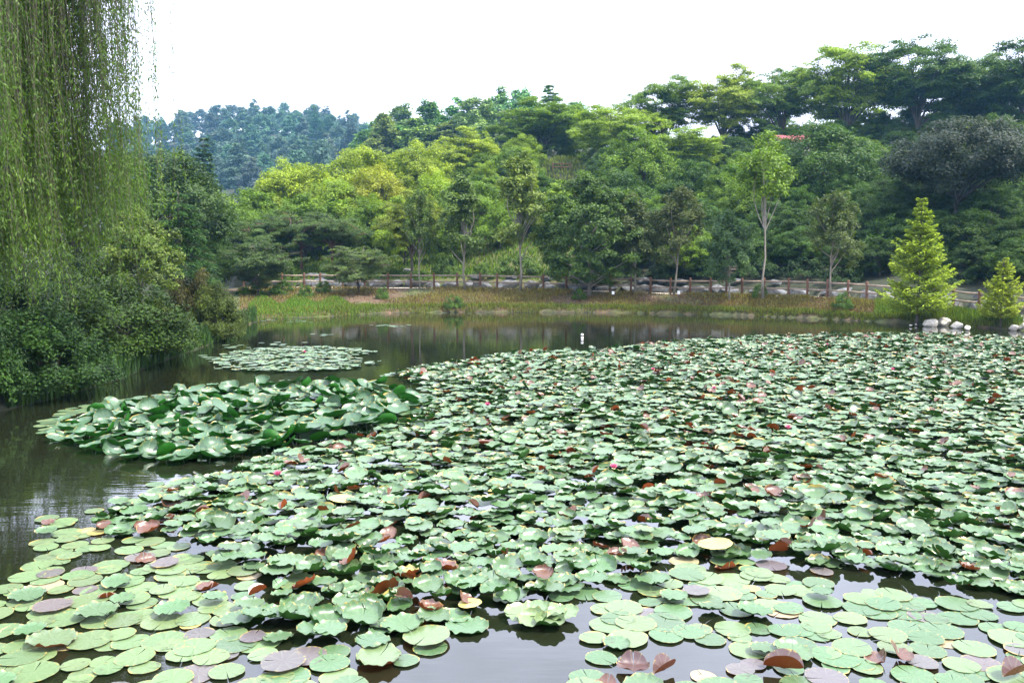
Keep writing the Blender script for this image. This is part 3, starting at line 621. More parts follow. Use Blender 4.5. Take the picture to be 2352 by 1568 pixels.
# ------------------------------------------------------------------ weeping willow
def willow():
    rng = np.random.default_rng(77); b = Buf(); tb = Buf(); sb = Buf()
    bx, by = -13.1, 19.5; bz = tz(bx, by)
    tp = np.array([[0, 0, -.1], [.1, 0, 1.8], [.35, -.1, 3.6], [.9, -.1, 5.4], [1.3, .1, 7.2], [1.4, .1, 9.5]])
    tube(tb, tp, [.42, .34, .3, .24, .2, .14], 9)
    heads = []
    for k in range(44):
        az = k*2.399; rad = 4.1*math.sqrt((k+.6)/44)*rng.uniform(.85, 1.1)
        e = np.array([math.cos(az)*rad, math.sin(az)*rad*.95, 13.6-bz-.07*rad**2+rng.normal(0, .35)])
        i0 = rng.integers(2, 6); l = curve(tp[i0], e, rng, .1, 8, .08); tube(tb, l, np.linspace(.1, .02, 8), 5, False); heads.append(l)
    for bn in range(350):
      l = heads[rng.integers(len(heads))]; f_ = rng.uniform(.3, 1); k_ = f_*7*.999; i0 = int(k_)
      q0 = l[i0]+(l[i0+1]-l[i0])*(k_-i0); rr = math.hypot(q0[0], q0[1])
      bb = rng.uniform(2.1, 4.8)+max(0, rr-3.0)*1.4+(rng.uniform(1, 6.5) if rng.random() < .45 else 0)
      arch = rng.uniform(.15, .6); sw0 = rng.normal(0, .16, 2); ct0 = rng.random()
      tw = curve(q0, q0+np.array([rng.normal(0, .5), rng.normal(0, .5), rng.uniform(-.2, .35)]), rng, .2, 5); tube(tb, tw, np.linspace(.03, .01, 5), 4, False)
      for s in range(rng.integers(6, 15)):
        p0 = tw[rng.integers(1, 5)]; outd = unit(np.array([p0[0]+rng.normal(0, 1.6), p0[1]+rng.normal(0, 1.6), 0.]))
        bottom = bb+rng.normal(0, .6)
        ln = max(.8, p0[2]-bottom); n_ = 10; t_ = np.linspace(0, 1, n_); sw = sw0+rng.normal(0, .08, 2)
        wob = np.cumsum(rng.normal(0, .035, (2, n_)), 1)
        st = np.stack([p0[0]+outd[0]*arch*(1-np.exp(-t_*5))+sw[0]*t_*t_*2+wob[0], p0[1]+outd[1]*arch*(1-np.exp(-t_*5))+sw[1]*t_*t_*2+wob[1], p0[2]+.3*np.sin(np.minimum(t_*6, PI))-ln*t_], -1)
        tube(sb, st, np.linspace(.007, .002, n_), 3, False)
        m_ = int(ln*21); tt = rng.random(m_)**.85; P = np.stack([np.interp(tt, t_, st[:, q]) for q in range(3)], -1)+rng.normal(0, .045, (m_, 3))
        T = rng.normal(0, .42, (m_, 3))+np.array([0, 0, -1.]); Nn = rng.normal(0, 1, (m_, 3))+np.array([0, 0, .35])
        s_ = rng.uniform(.085, .155, m_)
        leaves(b, P, Nn, s_, s_*.2, rng, T=T, tint=np.clip(.5*ct0+.25*tt+.3*rng.random(m_), 0, 1), fold=.05)
    e = empty('willow_tree', (bx, by, bz)); tag(e, 'tall weeping willow with long hanging strands at the left edge', 'tree')
    link('trunk', tb.mesh('willow_trunk', M['bark'], True), e); link('twigs', sb.mesh('willow_twigs', M['bark']), e)
    link('crown', b.mesh('willow_leaves', M['leaf']), e, color=(.07, .135, .018))
willow()

# ------------------------------------------------------------------ fence
e = empty('wooden_fence', at(1176, 664, 61.3)); tag(e, 'long low wooden post and rail fence along the far bank path', 'fence'); inv = e.location
tops = []
for (x, ty, by, D) in fence_px:
    pb = at(x, by, D); pt = at(x, ty, D); gz = tz(pb.x, D); h = max(.95, min(1.35, pt.z-pb.z)); top = pb.z+h
    b = Buf(); tube(b, [[0, 0, min(gz, pb.z)-.3-top], [0, 0, -.03], [0, 0, 0]], [.085, .08, .06], 9)
    o_ = link('post', b.mesh('post', M['fencewood'], False), e, Vector((pb.x, D, top))-inv)
    tops.append(Vector((pb.x, D, top)))
for a_, c_ in zip(tops[:-1], tops[1:]):
    for dz in (.22, .68):
        b = Buf(); mid = (a_+c_)/2; d = c_-a_; off = Vector((0, -.0, -dz))
        tube(b, [tuple(-d/2), tuple(Vector((0, 0, -.012))), tuple(d/2)], .055, 8)
        link('rail', b.mesh('rail', M['railwood'], True), e, mid+off-inv)

# ------------------------------------------------------------------ stones
def rock_mesh(name, seed, mat, sub=3, squash=.7, chop=5, flat=False):
    import bmesh
    bm = bmesh.new(); bmesh.ops.create_icosphere(bm, subdivisions=sub, radius=1); rng = np.random.default_rng(seed)
    V = np.array([v.co[:] for v in bm.verts]); Nd = sph(rng, chop*2); hh = rng.uniform(.5, .85, chop*2)
    for n_, h_ in zip(Nd, hh):
        dd = V@n_-h_; V -= np.where(dd > 0, dd*.92, 0)[:, None]*n_
    ph = rng.uniform(0, 6, (6, 3)); fr = rng.normal(0, 2.2, (6, 3))
    dsp = sum(.035*np.sin(V@fr[k_]+ph[k_, 0]) for k_ in range(6)); V *= (1+dsp)[:, None]; V[:, 2] *= squash
    for v, c_ in zip(bm.verts, V): v.co = c_
    me = bpy.data.meshes.new(name); bm.to_mesh(me); bm.free(); me.materials.append(mat)
    for p_ in me.polygons: p_.use_smooth = not flat
    return me
grocks = [rock_mesh('boulder', 50+k, M['graystone'], 3, .75, 9, True) for k in range(5)]; procks = [rock_mesh('stone', 60+k, M['palestone'], 3, .72, 5) for k in range(4)]
rng = random.Random(3)
x = 640; k = 0
while x < 2420:
    u = uof(x); D = float(interp(u, YF))+3.0; X = u*D; zf = float(interp(u, ZF)); wm = rng.uniform(1.0, 2.1)
    if not (1185 < x < 1200):
        o_ = link('boulder', rng.choice(grocks), None, (X, D+rng.uniform(-.1, .2), zf+.22+rng.uniform(-.05, .1))); hm = rng.uniform(.42, .62)
        o_.scale = (wm/2*1.08, rng.uniform(.5, .7), hm); o_.rotation_euler = (rng.uniform(-.15, .15), rng.uniform(-.2, .2), rng.uniform(-.3, .3)+(.35 if x > 1900 else 0))
        tag(o_, f'grey boulder in the low retaining wall behind the fence, {ordn(k+1)} from the left', 'boulder', 'grey boulders of the retaining wall'); k += 1
        if rng.random() < .3:
            o_ = link('boulder', rng.choice(grocks), None, (X+rng.uniform(-.4, .4), D+.6, zf+.85)); o_.scale = (rng.uniform(.4, .7), .45, .32)
            tag(o_, f'grey boulder lying on top of wall boulder {ordn(k)} from the left', 'boulder', 'grey boulders of the retaining wall')
    x += wm*.95*F/D
print('boulders', k)
stn = [(2092, 741, 8, 'tiny pale stone left of the four waterside stones'), (2104, 739, 7, 'tiny pale stone right beside the tiny first one'), (2135, 734, 36, 'widest flat white stone at the water edge, first of four'), (2169, 733, 33, 'white stone with a grey fold, second of the four at the water'),
       (2199, 738, 30, 'bright square white stone, third of the four at the water'), (2223, 743, 19, 'small brownish white stone, last of the four at the water'), (2328, 743, 26, 'white stone at the right picture edge, left of its pair'), (2352, 743, 30, 'white stone cut by the right picture edge'),
       (2345, 728, 26, 'pale stone on the bank behind the stone at the right edge')]
for k, (x, y, wd, lb) in enumerate(stn):
    P = on_water(x, y+13 if wd > 15 else y+7, 0.06); s = wd/2*P.y/F*1.02
    if k == 8: P = at(x, y+8, 40.8)
    o_ = link('stone', procks[k % 4], None, P+Vector((0, .0, s*.35))); o_.scale = (s, s*.9, s*.95); o_.rotation_euler = (0, 0, k*1.3); tag(o_, lb, 'stone', 'pale stones at the water edge')
P = at(712, 588, 68.5); o_ = link('stone', grocks[1], None, (P.x, P.y, tz(P.x, P.y)+.1)); o_.scale = (.9, .5, .35); tag(o_, 'flat tan rock on the brown slope under the pines', 'stone')
P = at(940, 590, 69); o_ = link('stone', procks[2], None, (P.x, P.y, tz(P.x, P.y)+.1)); o_.scale = (.55, .5, .4); tag(o_, 'small tan rock half hidden in plants on the slope', 'stone')

# bench, railing, pavilion, float, plant signs
P = at(1686, 640, 60.5); e = empty('bench', (P.x, P.y, tz(P.x, P.y)), .1); tag(e, 'weathered wooden bench on the slope behind the fence', 'bench')
for part, rows in (('seat', [(-.22, .48), (0, .48), (.22, .48)]), ('backrest', [(.34, .72), (.38, .92)])):
    b = Buf()
    for dy, dz in rows: box(b, (0, dy, dz), (2.0, .17 if part == 'seat' else .05, .05 if part == 'seat' else .14))
    link(part, b.mesh(part, M['railwood']), e)
for sx in (-.8, .8):
    b = Buf(); box(b, (sx, 0, .2), (.09, .5, .44)); box(b, (sx, .31, .45), (.09, .06, 1.0)); link('leg', b.mesh('leg', M['railwood']), e)
P = at(1290, 392, 104); e = empty('railing', (P.x, P.y, tz(P.x, P.y))); tag(e, 'short reddish wooden railing high on the slope between tree crowns', 'railing')
for sx in (-1.1, 0, 1.1):
    b = Buf(); tube(b, [[sx, 0, -.2], [sx, 0, .95]], .08, 8); link('post', b.mesh('post', M['fencewood']), e)
for dz in (.4, .82):
    b = Buf(); tube(b, [[-1.2, 0, dz], [1.2, 0, dz]], .06, 8); link('rail', b.mesh('rail', M['fencewood']), e)
P = at(1815, 331, 97); gz = tz(P.x, P.y); e = empty('pavilion', (P.x, P.y, gz)); tag(e, 'building with a red gabled roof glimpsed between trees on the ridge', 'building')
hh = P.z-gz; b = Buf(); b.add([[-2.2, -1.9, hh], [2.2, -1.9, hh], [1.9, 0, hh+1.0], [-1.9, 0, hh+1.0], [-2.2, 1.9, hh], [2.2, 1.9, hh]], [[0, 1, 2, 3], [3, 2, 5, 4], [0, 4, 5, 1]], [[0, 3, 4], [1, 5, 2]])
link('roof', b.mesh('roof', M['redroof']), e)
b = Buf(); box(b, (0, 0, (hh-.01)/2-.3), (3.6, 3.0, hh+.57)); wl = link('wall', b.mesh('wall', M['wall']), e)
P = on_water(1337, 777); e = empty('water_marker', P, 0, (.5, .5, .55)); tag(e, 'small white float with a dark band standing in the open water', 'float')
b = Buf(); tube(b, [[0, 0, -.3], [0, 0, .04], [0, 0, .16]], [.09, .11, .1], 12); link('body', b.mesh('body', M['white'], True), e)
b = Buf(); tube(b, [[0, 0, .16], [0, 0, .26]], [.085, .085], 12); link('band', b.mesh('band', M['darkmetal']), e)
b = Buf(); tube(b, [[0, 0, .26], [0, 0, .33], [0, 0, .38]], [.13, .12, .04], 12); link('cap', b.mesh('cap', M['white'], True), e)
for (x, y, D, lb) in [(1559, 668, 56.2, 'small white plant label on a stake at the rusty-topped tree'), (1408, 690, 57.5, 'small white plant label on a stake low on the bank')]:
    P = at(x, y, D); e = empty('plant_sign', (P.x, P.y, tz(P.x, P.y))); tag(e, lb, 'sign')
    b = Buf(); tube(b, [[0, 0, -.1], [0, 0, .3]], .012, 6); link('stake', b.mesh('stake', M['darkmetal']), e)
    b = Buf(); box(b, (0, -.02, .36), (.18, .015, .22)); link('plate', b.mesh('plate', M['white']), e)

# ------------------------------------------------------------------ grasses
def grass(name, pts, hmin, hmax, wd, color, label, seed, lean=.35):
    rng = np.random.default_rng(seed); n = len(pts); P = np.array(pts)
    h = rng.uniform(hmin, hmax, n); az = rng.random(n)*2*PI; d = np.stack([np.cos(az), np.sin(az), np.zeros(n)], -1)
    T = np.array([0, 0, 1.])+d*rng.uniform(0, lean, n)[:, None]; Nn = d+np.array([0, 0, .3]); b = Buf()
    leaves(b, P, Nn, h, np.full(n, wd)*rng.uniform(.7, 1.3, n), rng, T=T, fold=0)
    o_ = link(name, b.mesh(name, M['leaf']), None, color=color); tag(o_, label, 'grass', kind='stuff')
rng = np.random.default_rng(8)
def bank_pts(n, u0, u1, t0, t1, thr=None, fr=.45):
    u = rng.uniform(u0, u1, n); ys = interp(u, YS); yf = interp(u, YF); t_ = rng.uniform(t0, t1, n); Y = ys+(yf-ys)*t_; X = u*Y; Z = terrain(X, Y)
    keep = Z > -.04
    if thr is not None: keep &= (np.sin(X*.9+np.sin(Y*.8)*1.5)+np.sin(X*.37+2)*.8+rng.normal(0, .5, n)) > thr
    return np.stack([X, Y, Z-.02], -1)[keep]
grass('dry_grass', bank_pts(50000, -.33, .62, .0, 1, -.1), .08, .3, .035, (.16, .15, .04), 'yellowing grass tufts covering the far bank', 1)
grass('brown_litter', bank_pts(60000, -.33, .55, .0, 1, -.8), .05, .17, .045, (.13, .08, .042), 'dry brown stalks and litter on the far bank', 2, 1.6)
gp = bank_pts(26000, -.32, -.14, .0, .6); uu = gp[:, 0]/gp[:, 1]; tq = (gp[:, 1]-interp(uu, YS))/(interp(uu, YF)-interp(uu, YS)); gp = gp[tq < .42*np.clip((-.165-uu)/.06, 0, 1)**.6*(1+.35*np.sin(uu*140))+rng.normal(0, .03, len(gp))]
grass('green_grass', gp, .06, .24, .04, (.09, .18, .02), 'fresh green marsh grass at the left corner of the far shore', 3)
grass('shore_grass', bank_pts(15000, -.22, .62, .0, .13), .10, .36, .035, (.11, .15, .025), 'taller grass fringe right at the far waterline', 4)
grass('right_grass', bank_pts(9000, .44, .62, .1, 1), .12, .4, .04, (.10, .17, .02), 'green weeds on the right bank around the white stones', 5)
n = 7000; Xk = 6.3+rng.normal(0, 5, n); Yk = 106+rng.normal(0, 5, n)
grass('hill_grass', np.stack([Xk, Yk, terrain(Xk, Yk)-.02], -1), .2, .7, .12, (.12, .16, .03), 'rough grass on the small rise below the reddish railing', 12, .8)
n = 16000; u = rng.uniform(-.29, .1, n); Y = interp(u, YF)+3.8+rng.random(n)*16; X = u*Y
grass('slope_ground_cover', np.stack([X, Y, terrain(X, Y)-.02], -1), .15, .5, .09, (.09, .16, .018), 'leafy ground cover and grass on the slope above the wall', 6, .8)
P = on_water(215, 885); n = 220; az_ = rng.random(n)*6.28; r_ = rng.random(n)*.22
grass('reed_tuft', np.stack([P.x-.4+np.cos(az_)*r_, P.y+np.sin(az_)*r_, np.full(n, 0.)], -1), .5, 1.25, .022, (.05, .13, .03), 'tuft of long arching grass under the left bank shrubs', 7, .7)
n = 9000; u = rng.uniform(-.62, -.31, n); ys = interp(u, YS); Y = ys+rng.uniform(-.1, 2.2, n); X = u*Y
grass('bank_weeds', np.stack([X, Y, np.maximum(terrain(X, Y), 0)-.02], -1), .15, .6, .06, (.035, .08, .02), 'weeds and trailing leaves along the left waterline', 9, .9)

# ------------------------------------------------------------------ lily pads
RINGS = {0: [.22, .45, .64, .76, .88, 1.], 1: [.36, .72, .87, 1.], 2: [.5, .76, 1.]}
def pad_proto(seed, seg, lod, ruffle, cup, notch, lobes, rim=0, mode='flat'):
    rng = np.random.default_rng(seed); th = np.linspace(notch/2, 2*PI-notch/2, seg+1); rr = RINGS[lod]; rings = len(rr)
    ph = rng.random(4)*6.28; edge = 1+.035*np.sin(2*th+ph[0])+.025*np.sin(3*th+ph[1])+.012*np.sin(7*th+ph[2])
    V = [[0, 0, -cup*.6]]; RT = [[0, 0, 0]]; rimv = rim*(.75+.35*np.sin(th+ph[3])+.25*np.sin(3*th+ph[0]))
    for r in rr:
        k_ = max(0., (r-.70)/.30); shr = 1-.45*np.clip(rimv, 0, 1)*k_**1.5
        x = r*edge*np.cos(th)*shr; y = r*edge*np.sin(th)*.97*shr
        zz = cup*(r**2.2)-cup*.6+rimv*k_**1.4+ruffle*k_*(np.sin(lobes*th+ph[2])+.7*np.sin((lobes*1.6)*th+ph[0]))
        if mode == 'fold': zz = zz+np.where(y > .05, (y-.05)*.95, 0); y = np.where(y > .05, .05+(y-.05)*.6, y)
        if mode == 'curl': zz = zz+np.clip(x-.2, 0, 2)**2*.9; x = np.where(x > .2, .2+(x-.2)*.55, x)
        if mode == 'taco': zz = np.abs(y)*.8+zz*.3; y = y*.5
        V += np.stack([x, y, zz], -1).tolist(); RT += np.stack([np.full(seg+1, r), th, np.zeros(seg+1)], -1).tolist()
    T = [[0, 1+k_, 2+k_] for k_ in range(seg)]; Q = []
    for a_ in range(rings-1):
        s0 = 1+a_*(seg+1); s1 = s0+seg+1
        Q += [[s0+k_, s1+k_, s1+k_+1, s0+k_+1] for k_ in range(seg)]
    return np.array(V), np.array(Q), np.array(T), np.array(RT)
kinds = {'flat': dict(ruffle=.006, cup=.010, notch=.07, lobes=9, rim=.02), 'wavy': dict(ruffle=.045, cup=.02, notch=.05, lobes=9, rim=.13), 'cupped': dict(ruffle=.055, cup=.07, notch=.05, lobes=8, rim=.30),
         'folded': dict(ruffle=.05, cup=.06, notch=.1, lobes=7, rim=.1, mode='fold'), 'curled': dict(ruffle=.05, cup=.08, notch=.1, lobes=6, rim=.1, mode='curl'), 'rolled': dict(ruffle=.04, cup=.1, notch=.1, lobes=5, rim=.1, mode='taco')}
LOD = {0: (54, 0), 1: (28, 1), 2: (18, 2)}
PP = {}
for lod, (sg, rg) in LOD.items():
    for kd, kw in kinds.items(): PP[lod, kd] = [pad_proto(100+v*7+hash(len(kd)) % 5, sg, rg, **kw) for v in range(4 if kd in ('flat', 'wavy', 'cupped') else 2)]
PM = {}
for kd in kinds:
    for v, (V, Q, T, RT) in enumerate(PP[0, kd]):
        b = Buf(); b.add(V, Q, T); PM[kd, v] = b.mesh('lily_pad_'+kd, M['pad'], True, {'pc': np.ones((len(V), 4)), 'rt': RT})

def inpoly(x, y, poly):
    x = np.asarray(x); y = np.asarray(y); c_ = np.zeros(x.shape, bool); n = len(poly)
    for i_ in range(n):
        x1, y1 = poly[i_]; x2, y2 = poly[i_-1]
        cond = ((y1 > y) != (y2 > y)) & (x < (x2-x1)*(y-y1)/((y2-y1) or 1e-9)+x1); c_ ^= cond
    return c_
DENSE = [(905, 858), (1050, 834), (1200, 813), (1380, 806), (1560, 786), (1850, 773), (2130, 770), (2360, 783), (2900, 800), (3300, 1380), (2380, 1385), (2250, 1375), (2100, 1330), (1960, 1315), (1800, 1290), (1640, 1285),
         (1560, 1290), (1500, 1335), (1380, 1345), (1300, 1370), (1190, 1400), (1130, 1395), (1080, 1440), (1020, 1480), (930, 1480), (840, 1440), (740, 1500), (660, 1500), (580, 1420), (560, 1370), (640, 1330), (560, 1310), (470, 1290), (400, 1240), (240, 1240), (210, 1195), (360, 1150), (420, 1110), (560, 1085), (640, 1045), (800, 1020), (900, 985), (960, 955), (1000, 905)]
FLAT = [(-600, 1330), (0, 1318), (90, 1296), (78, 1250), (96, 1228), (80, 1196), (200, 1172), (350, 1132), (420, 1100), (600, 1300), (900, 1400), (1080, 1440), (1360, 1345), (1560, 1270), (2400, 1350), (3300, 1380), (3300, 1700), (-600, 1700)]
OPEN = [(815, 1640), (818, 1540), (800, 1500), (930, 1520), (1040, 1492), (1065, 1432), (1130, 1398), (1200, 1412), (1300, 1385), (1335, 1362), (1370, 1400), (1345, 1455), (1400, 1500), (1318, 1540), (1320, 1640)]
ISLAND = [(1170, 1420), (1240, 1395), (1312, 1405), (1300, 1440), (1260, 1452), (1200, 1445)]
BACK = [(490, 832), (520, 812), (600, 802), (680, 798), (780, 800), (870, 808), (800, 820), (870, 834), (800, 850), (640, 856), (560, 852), (500, 848)]
LEFTE = [(75, 985), (160, 935), (300, 915), (420, 903), (480, 905), (300, 935), (180, 950), (110, 1000)]
rng = np.random.default_rng(21)
def jgrid(x0, x1, y0, y1, s):
    xs = np.arange(x0, x1, s); ys_ = np.arange(y0, y1, s*.87); A, Bb = np.meshgrid(xs, ys_); A = A+(np.arange(len(ys_)) % 2)[:, None]*s/2
    A = A+rng.uniform(-.42, .42, A.shape)*s; Bb = Bb+rng.uniform(-.42, .42, A.shape)*s; return A.ravel(), Bb.ravel()
pads = []   # x y z r kind rz tiltx tilty color red
def colour(tp):
    v = rng.uniform(.85, 1.15)
    if tp == 'green': c_ = np.array([.062, .135, .045])
    elif tp == 'lime': c_ = np.array([.115, .185, .065])
    elif tp == 'yellow': c_ = np.array([.38, .32, .07])
    elif tp == 'maroon': c_ = np.array([.10, .085, .085])
    elif tp == 'brown': c_ = np.array([.11, .035, .013])
    elif tp == 'darkred': c_ = np.array([.06, .018, .014])
    elif tp == 'cream': c_ = np.array([.30, .25, .13])
    else: c_ = np.array([.03, .085, .018])
    return tuple(np.minimum(1, c_*v*rng.uniform(.94, 1.06, 3)))
def addpad(x, y, z, r, kd, tp, tilt, red):
    pads.append((x, y, z, r, kd, rng.uniform(0, 6.28), rng.normal(0, tilt), rng.normal(0, tilt), colour(tp), red, tp))
# dense raised field
X, Y = jgrid(-12, 36, 6.5, 38, .225); px, py = project(X, Y, 0); ins = inpoly(px, py, DENSE) & (px < 3100)
for x, y, qx, qy in zip(X[ins], Y[ins], px[ins], py[ins]):
    q = rng.random(); r = rng.uniform(.105, .19)
    up = .5+.5*math.sin(x*1.3+math.sin(y*.9)*2)*math.sin(y*1.1+1)          # height of the overlapping piles
    zz = .012+rng.random()*(.04+.15*up)
    if q < .006: addpad(x, y, zz, r, 'flat', 'yellow', .1, 0)
    elif q < .032: addpad(x, y, zz+.04, r*.7, rng.choice(['folded', 'curled']), 'green' if rng.random() < .5 else 'brown', .25, 0)
    elif q < .042: addpad(x, y, zz+.05, r*.6, 'rolled', 'brown', .4, 0)
    elif q < .075: addpad(x, y, zz+.02, r*.75, 'cupped', 'brown', .25, 0)
    elif q < .14: addpad(x, y, zz+.03, r, 'cupped', 'dark', .3, 1)
    elif q < .34: addpad(x, y, zz+.02, r, 'cupped', 'green', .11, 1)
    elif q < .36: addpad(x, y, zz, r, 'wavy', 'lime', .07, 1)
    else: addpad(x, y, zz, r, 'wavy', 'green', .075, 1)
# flat floating pads in front
X, Y = jgrid(-9, 12, 4.2, 14, .24); px, py = project(X, Y, 0)
ins = inpoly(px, py, FLAT) & ~inpoly(px, py, DENSE) & ~inpoly(px, py, OPEN) & (px > -250) & (px < 2600)
for x, y, qx, qy in zip(X[ins], Y[ins], px[ins], py[ins]):
    hole = math.sin(x*2.1+1.3*math.sin(y*1.7))+math.sin(y*2.9+x*.7+2)
    if hole > 1.45 and rng.random() < .9: continue
    if rng.random() < .05: continue
    q = rng.random(); r = rng.uniform(.095, .185); left = qx < 520
    zz = .006+.014*rng.random()
    if q < .07: addpad(x, y, zz, r*.9, 'flat', 'maroon', .006, 0)
    elif q < .11: addpad(x, y, zz*.4, r*.9, 'flat', 'cream', .004, 0)
    elif q < .12: addpad(x, y, zz, r*.7, 'flat', 'yellow', .02, 0) if rng.random() < .5 else addpad(x, y, zz, r, 'flat', 'lime', .01, 1)
    elif q < .135: addpad(x, y, zz+.01, r*.7, 'curled', 'brown', .1, 0)
    elif q < .19: addpad(x, y, .025+.05*rng.random(), r*1.05, 'wavy', 'green', .05, 1)
    else: addpad(x, y, zz, r, 'flat', 'lime' if (left or rng.random() < .4) else 'green', .008, 1)
for x_, y_ in [(1195, 1422), (1225, 1412), (1262, 1415), (1292, 1420), (1222, 1436), (1262, 1440)]:
    P = on_water(x_, y_); addpad(P.x, P.y, .05, .15, 'cupped' if y_ > 1430 else 'wavy', 'lime', .08, 1)
for x_, y_, r, kd, tp in [(870, 1520, .19, 'wavy', 'lime'), (1800, 1545, .15, 'rolled', 'darkred'), (1525, 1550, .12, 'rolled', 'darkred'), (1455, 1540, .13, 'curled', 'darkred'), (2330, 1560, .13, 'rolled', 'darkred'), (2065, 1515, .11, 'folded', 'brown'), (880, 1370, .17, 'folded', 'maroon'),
                          (650, 1530, .17, 'flat', 'maroon'), (120, 1400, .16, 'flat', 'maroon'), (380, 1300, .14, 'flat', 'maroon'), (930, 1325, .15, 'cupped', 'yellow'), (1600, 1365, .13, 'flat', 'maroon'), (390, 1165, .15, 'curled', 'brown'), (980, 1470, .2, 'flat', 'lime'), (120, 1480, .2, 'wavy', 'lime')]:
    P = on_water(x_, y_); addpad(P.x, P.y, .045, r, kd, tp, .03, 0)
# far patch, edge patches
X, Y = jgrid(-14, -3, 20, 34, .26); px, py = project(X, Y, 0); ins = inpoly(px, py, BACK)
for x, y, qx, qy in zip(X[ins], Y[ins], px[ins], py[ins]):
    dn = .95 if 560 < qx < 830 else .5
    if rng.random() < dn: addpad(x, y, .01+.05*rng.random(), rng.uniform(.13, .19), 'wavy' if rng.random() < .6 else 'flat', 'green' if rng.random() < .9 else 'dark', .05, 1)
X, Y = jgrid(-12, -3, 12, 22, .3); px, py = project(X, Y, 0); ins = inpoly(px, py, LEFTE)
for x, y in zip(X[ins], Y[ins]): addpad(x, y, .01+.02*rng.random(), rng.uniform(.12, .18), 'flat', 'lime' if rng.random() < .5 else 'green', .01, 1)
for (cx, cy, n, sx, sy) in [(892, 748, 26, 30, 2.2), (600, 735, 10, 25, 1.5), (540, 797, 9, 22, 4), (480, 822, 8, 20, 4), (700, 738, 8, 50, 3), (640, 790, 8, 50, 4), (1375, 816, 5, 12, 2), (375, 1120, 5, 25, 10), (990, 895, 12, 30, 6), (900, 862, 6, 15, 2), (1000, 720, 6, 120, 1.0), (740, 768, 5, 30, 3)]:
    for _ in range(n):
        P = on_water(cx+rng.normal(0, sx*.6), cy+rng.normal(0, sy*.6)); addpad(P.x, P.y, .008, rng.uniform(.1, .16), 'flat', 'green', .01, 1)
print('pads', len(pads))
info = []
for i_, p_ in enumerate(pads):
    qx, qy = project(p_[0], p_[1], p_[2]); vis = -20 < qx < 2372 and qy < 1590
    info.append((-(p_[3]/p_[1])**2*p_[3]**0 if vis else 1, i_))
info.sort(); single = set(i_ for _, i_ in info[:300])
CW = {'green': 'pale green', 'lime': 'yellowish green', 'yellow': 'yellow', 'maroon': 'purplish grey', 'brown': 'red brown', 'cream': 'faded cream', 'darkred': 'dark maroon', 'dark': 'dark green'}
KW = {'flat': 'flat round', 'wavy': 'wavy-edged', 'cupped': 'cupped', 'folded': 'half folded', 'curled': 'edge-curled', 'rolled': 'rolled-up'}
LAB = {}; stuff = Buf(); PC = []; RTs = []
for i_, (x, y, z_, r, kd, rz, tx, ty, c_, red, tp) in enumerate(pads):
    kd = str(kd)
    if i_ in single:
        v = i_ % len(PP[0, kd]); o_ = link('lily_pad', PM[kd, v], None, (x, y, z_)); o_.rotation_euler = (tx, ty, rz); o_.scale = (r, r, r)
        o_.color = (*c_, float(red)); qx, qy = project(x, y, z_)
        tag(o_, None, 'lily pad', 'lily pads floating nearest the viewer')
        side = 'left of the open water' if qx < 800 else ('beside the open water' if qx < 1400 else ('right of the open water' if qx < 1900 else 'at lower right'))
        row = 'nearest rows' if qy > 1490 else ('middle rows' if qy > 1390 else 'rear rows')
        LAB.setdefault(f'{CW[tp]} {KW[kd]} pad {side}, {row}', []).append((qx, o_))
    else:
        lod = 1 if y < 13 else 2
        if y < 8.5: lod = 0
        V, Q, T, RT = PP[lod, kd][i_ % len(PP[lod, kd])]
        cz, sz_, cx, sx_, cy, sy_ = math.cos(rz), math.sin(rz), math.cos(tx), math.sin(tx), math.cos(ty), math.sin(ty)
        Rz = np.array([[cz, -sz_, 0], [sz_, cz, 0], [0, 0, 1]]); Rx = np.array([[1, 0, 0], [0, cx, -sx_], [0, sx_, cx]]); Ry = np.array([[cy, 0, sy_], [0, 1, 0], [-sy_, 0, cy]])
        stuff.add((V*r)@(Rz@Ry@Rx).T+np.array([x, y, z_]), Q, T); PC.append(np.tile([*c_, float(red)], (len(V), 1))); RTs.append(RT)
o_ = link('lily_pad_cover', stuff.mesh('lily_pad_cover', M['pad'], True, {'pc': np.concatenate(PC), 'rt': np.concatenate(RTs)}), color=(1, 1, 1))
tag(o_, 'dense cover of lily pads spreading over the pond behind the nearest pads', 'lily pads', kind='stuff')

def number(LAB):
    for lb, li in LAB.items():
        li.sort(key=lambda a_: a_[0])
        for k_, (_, o_) in enumerate(li): o_['label'] = lb if len(li) == 1 else f'{lb}, {ordn(k_+1)} from left'
number(LAB)
# ------------------------------------------------------------------ lotus clump
LM = []; LB = []
for v in range(6):
    V, Q, T, RT = pad_proto(300+v, 40, 0, .03, [.14, .26, .20, .12, .30, .2][v], .015, 5, rim=[.10, .14, .16, .08, .2, .12][v])
    if v in (1, 4): V[:, 2] += np.clip(V[:, 0]-.1, 0, 2)**2*.5
    b = Buf(); b.add(V, Q, T); n0 = b.n; tube(b, [[0, 0, -.22], [.05, 0, -1.2], [0, .05, -2.6]], .022, 6, False)
    nst = b.n-n0; pc = np.ones((b.n, 4)); pc[n0:, :3] = .25; RTl = np.concatenate([RT, np.full((nst, 3), .3)])
    LM.append(b.mesh('lotus_leaf', M['lotus'], True, {'pc': pc, 'rt': RTl})); LB.append((np.concatenate(b.v), np.concatenate(b.q), np.concatenate(b.t), pc, RTl))
LOT = [(92, 1000), (150, 975), (240, 950), (330, 938), (470, 920), (600, 912), (760, 908), (900, 915), (985, 928), (975, 945), (900, 990), (800, 1015), (640, 1038), (520, 1062), (340, 1068), (240, 1055), (200, 1035), (120, 1018)]
X, Y = jgrid(-12, 0, 11, 22, .27); px, py = project(X, Y, 0.); ins = inpoly(px, py, LOT); k = 0; LAB = {}; cand = []
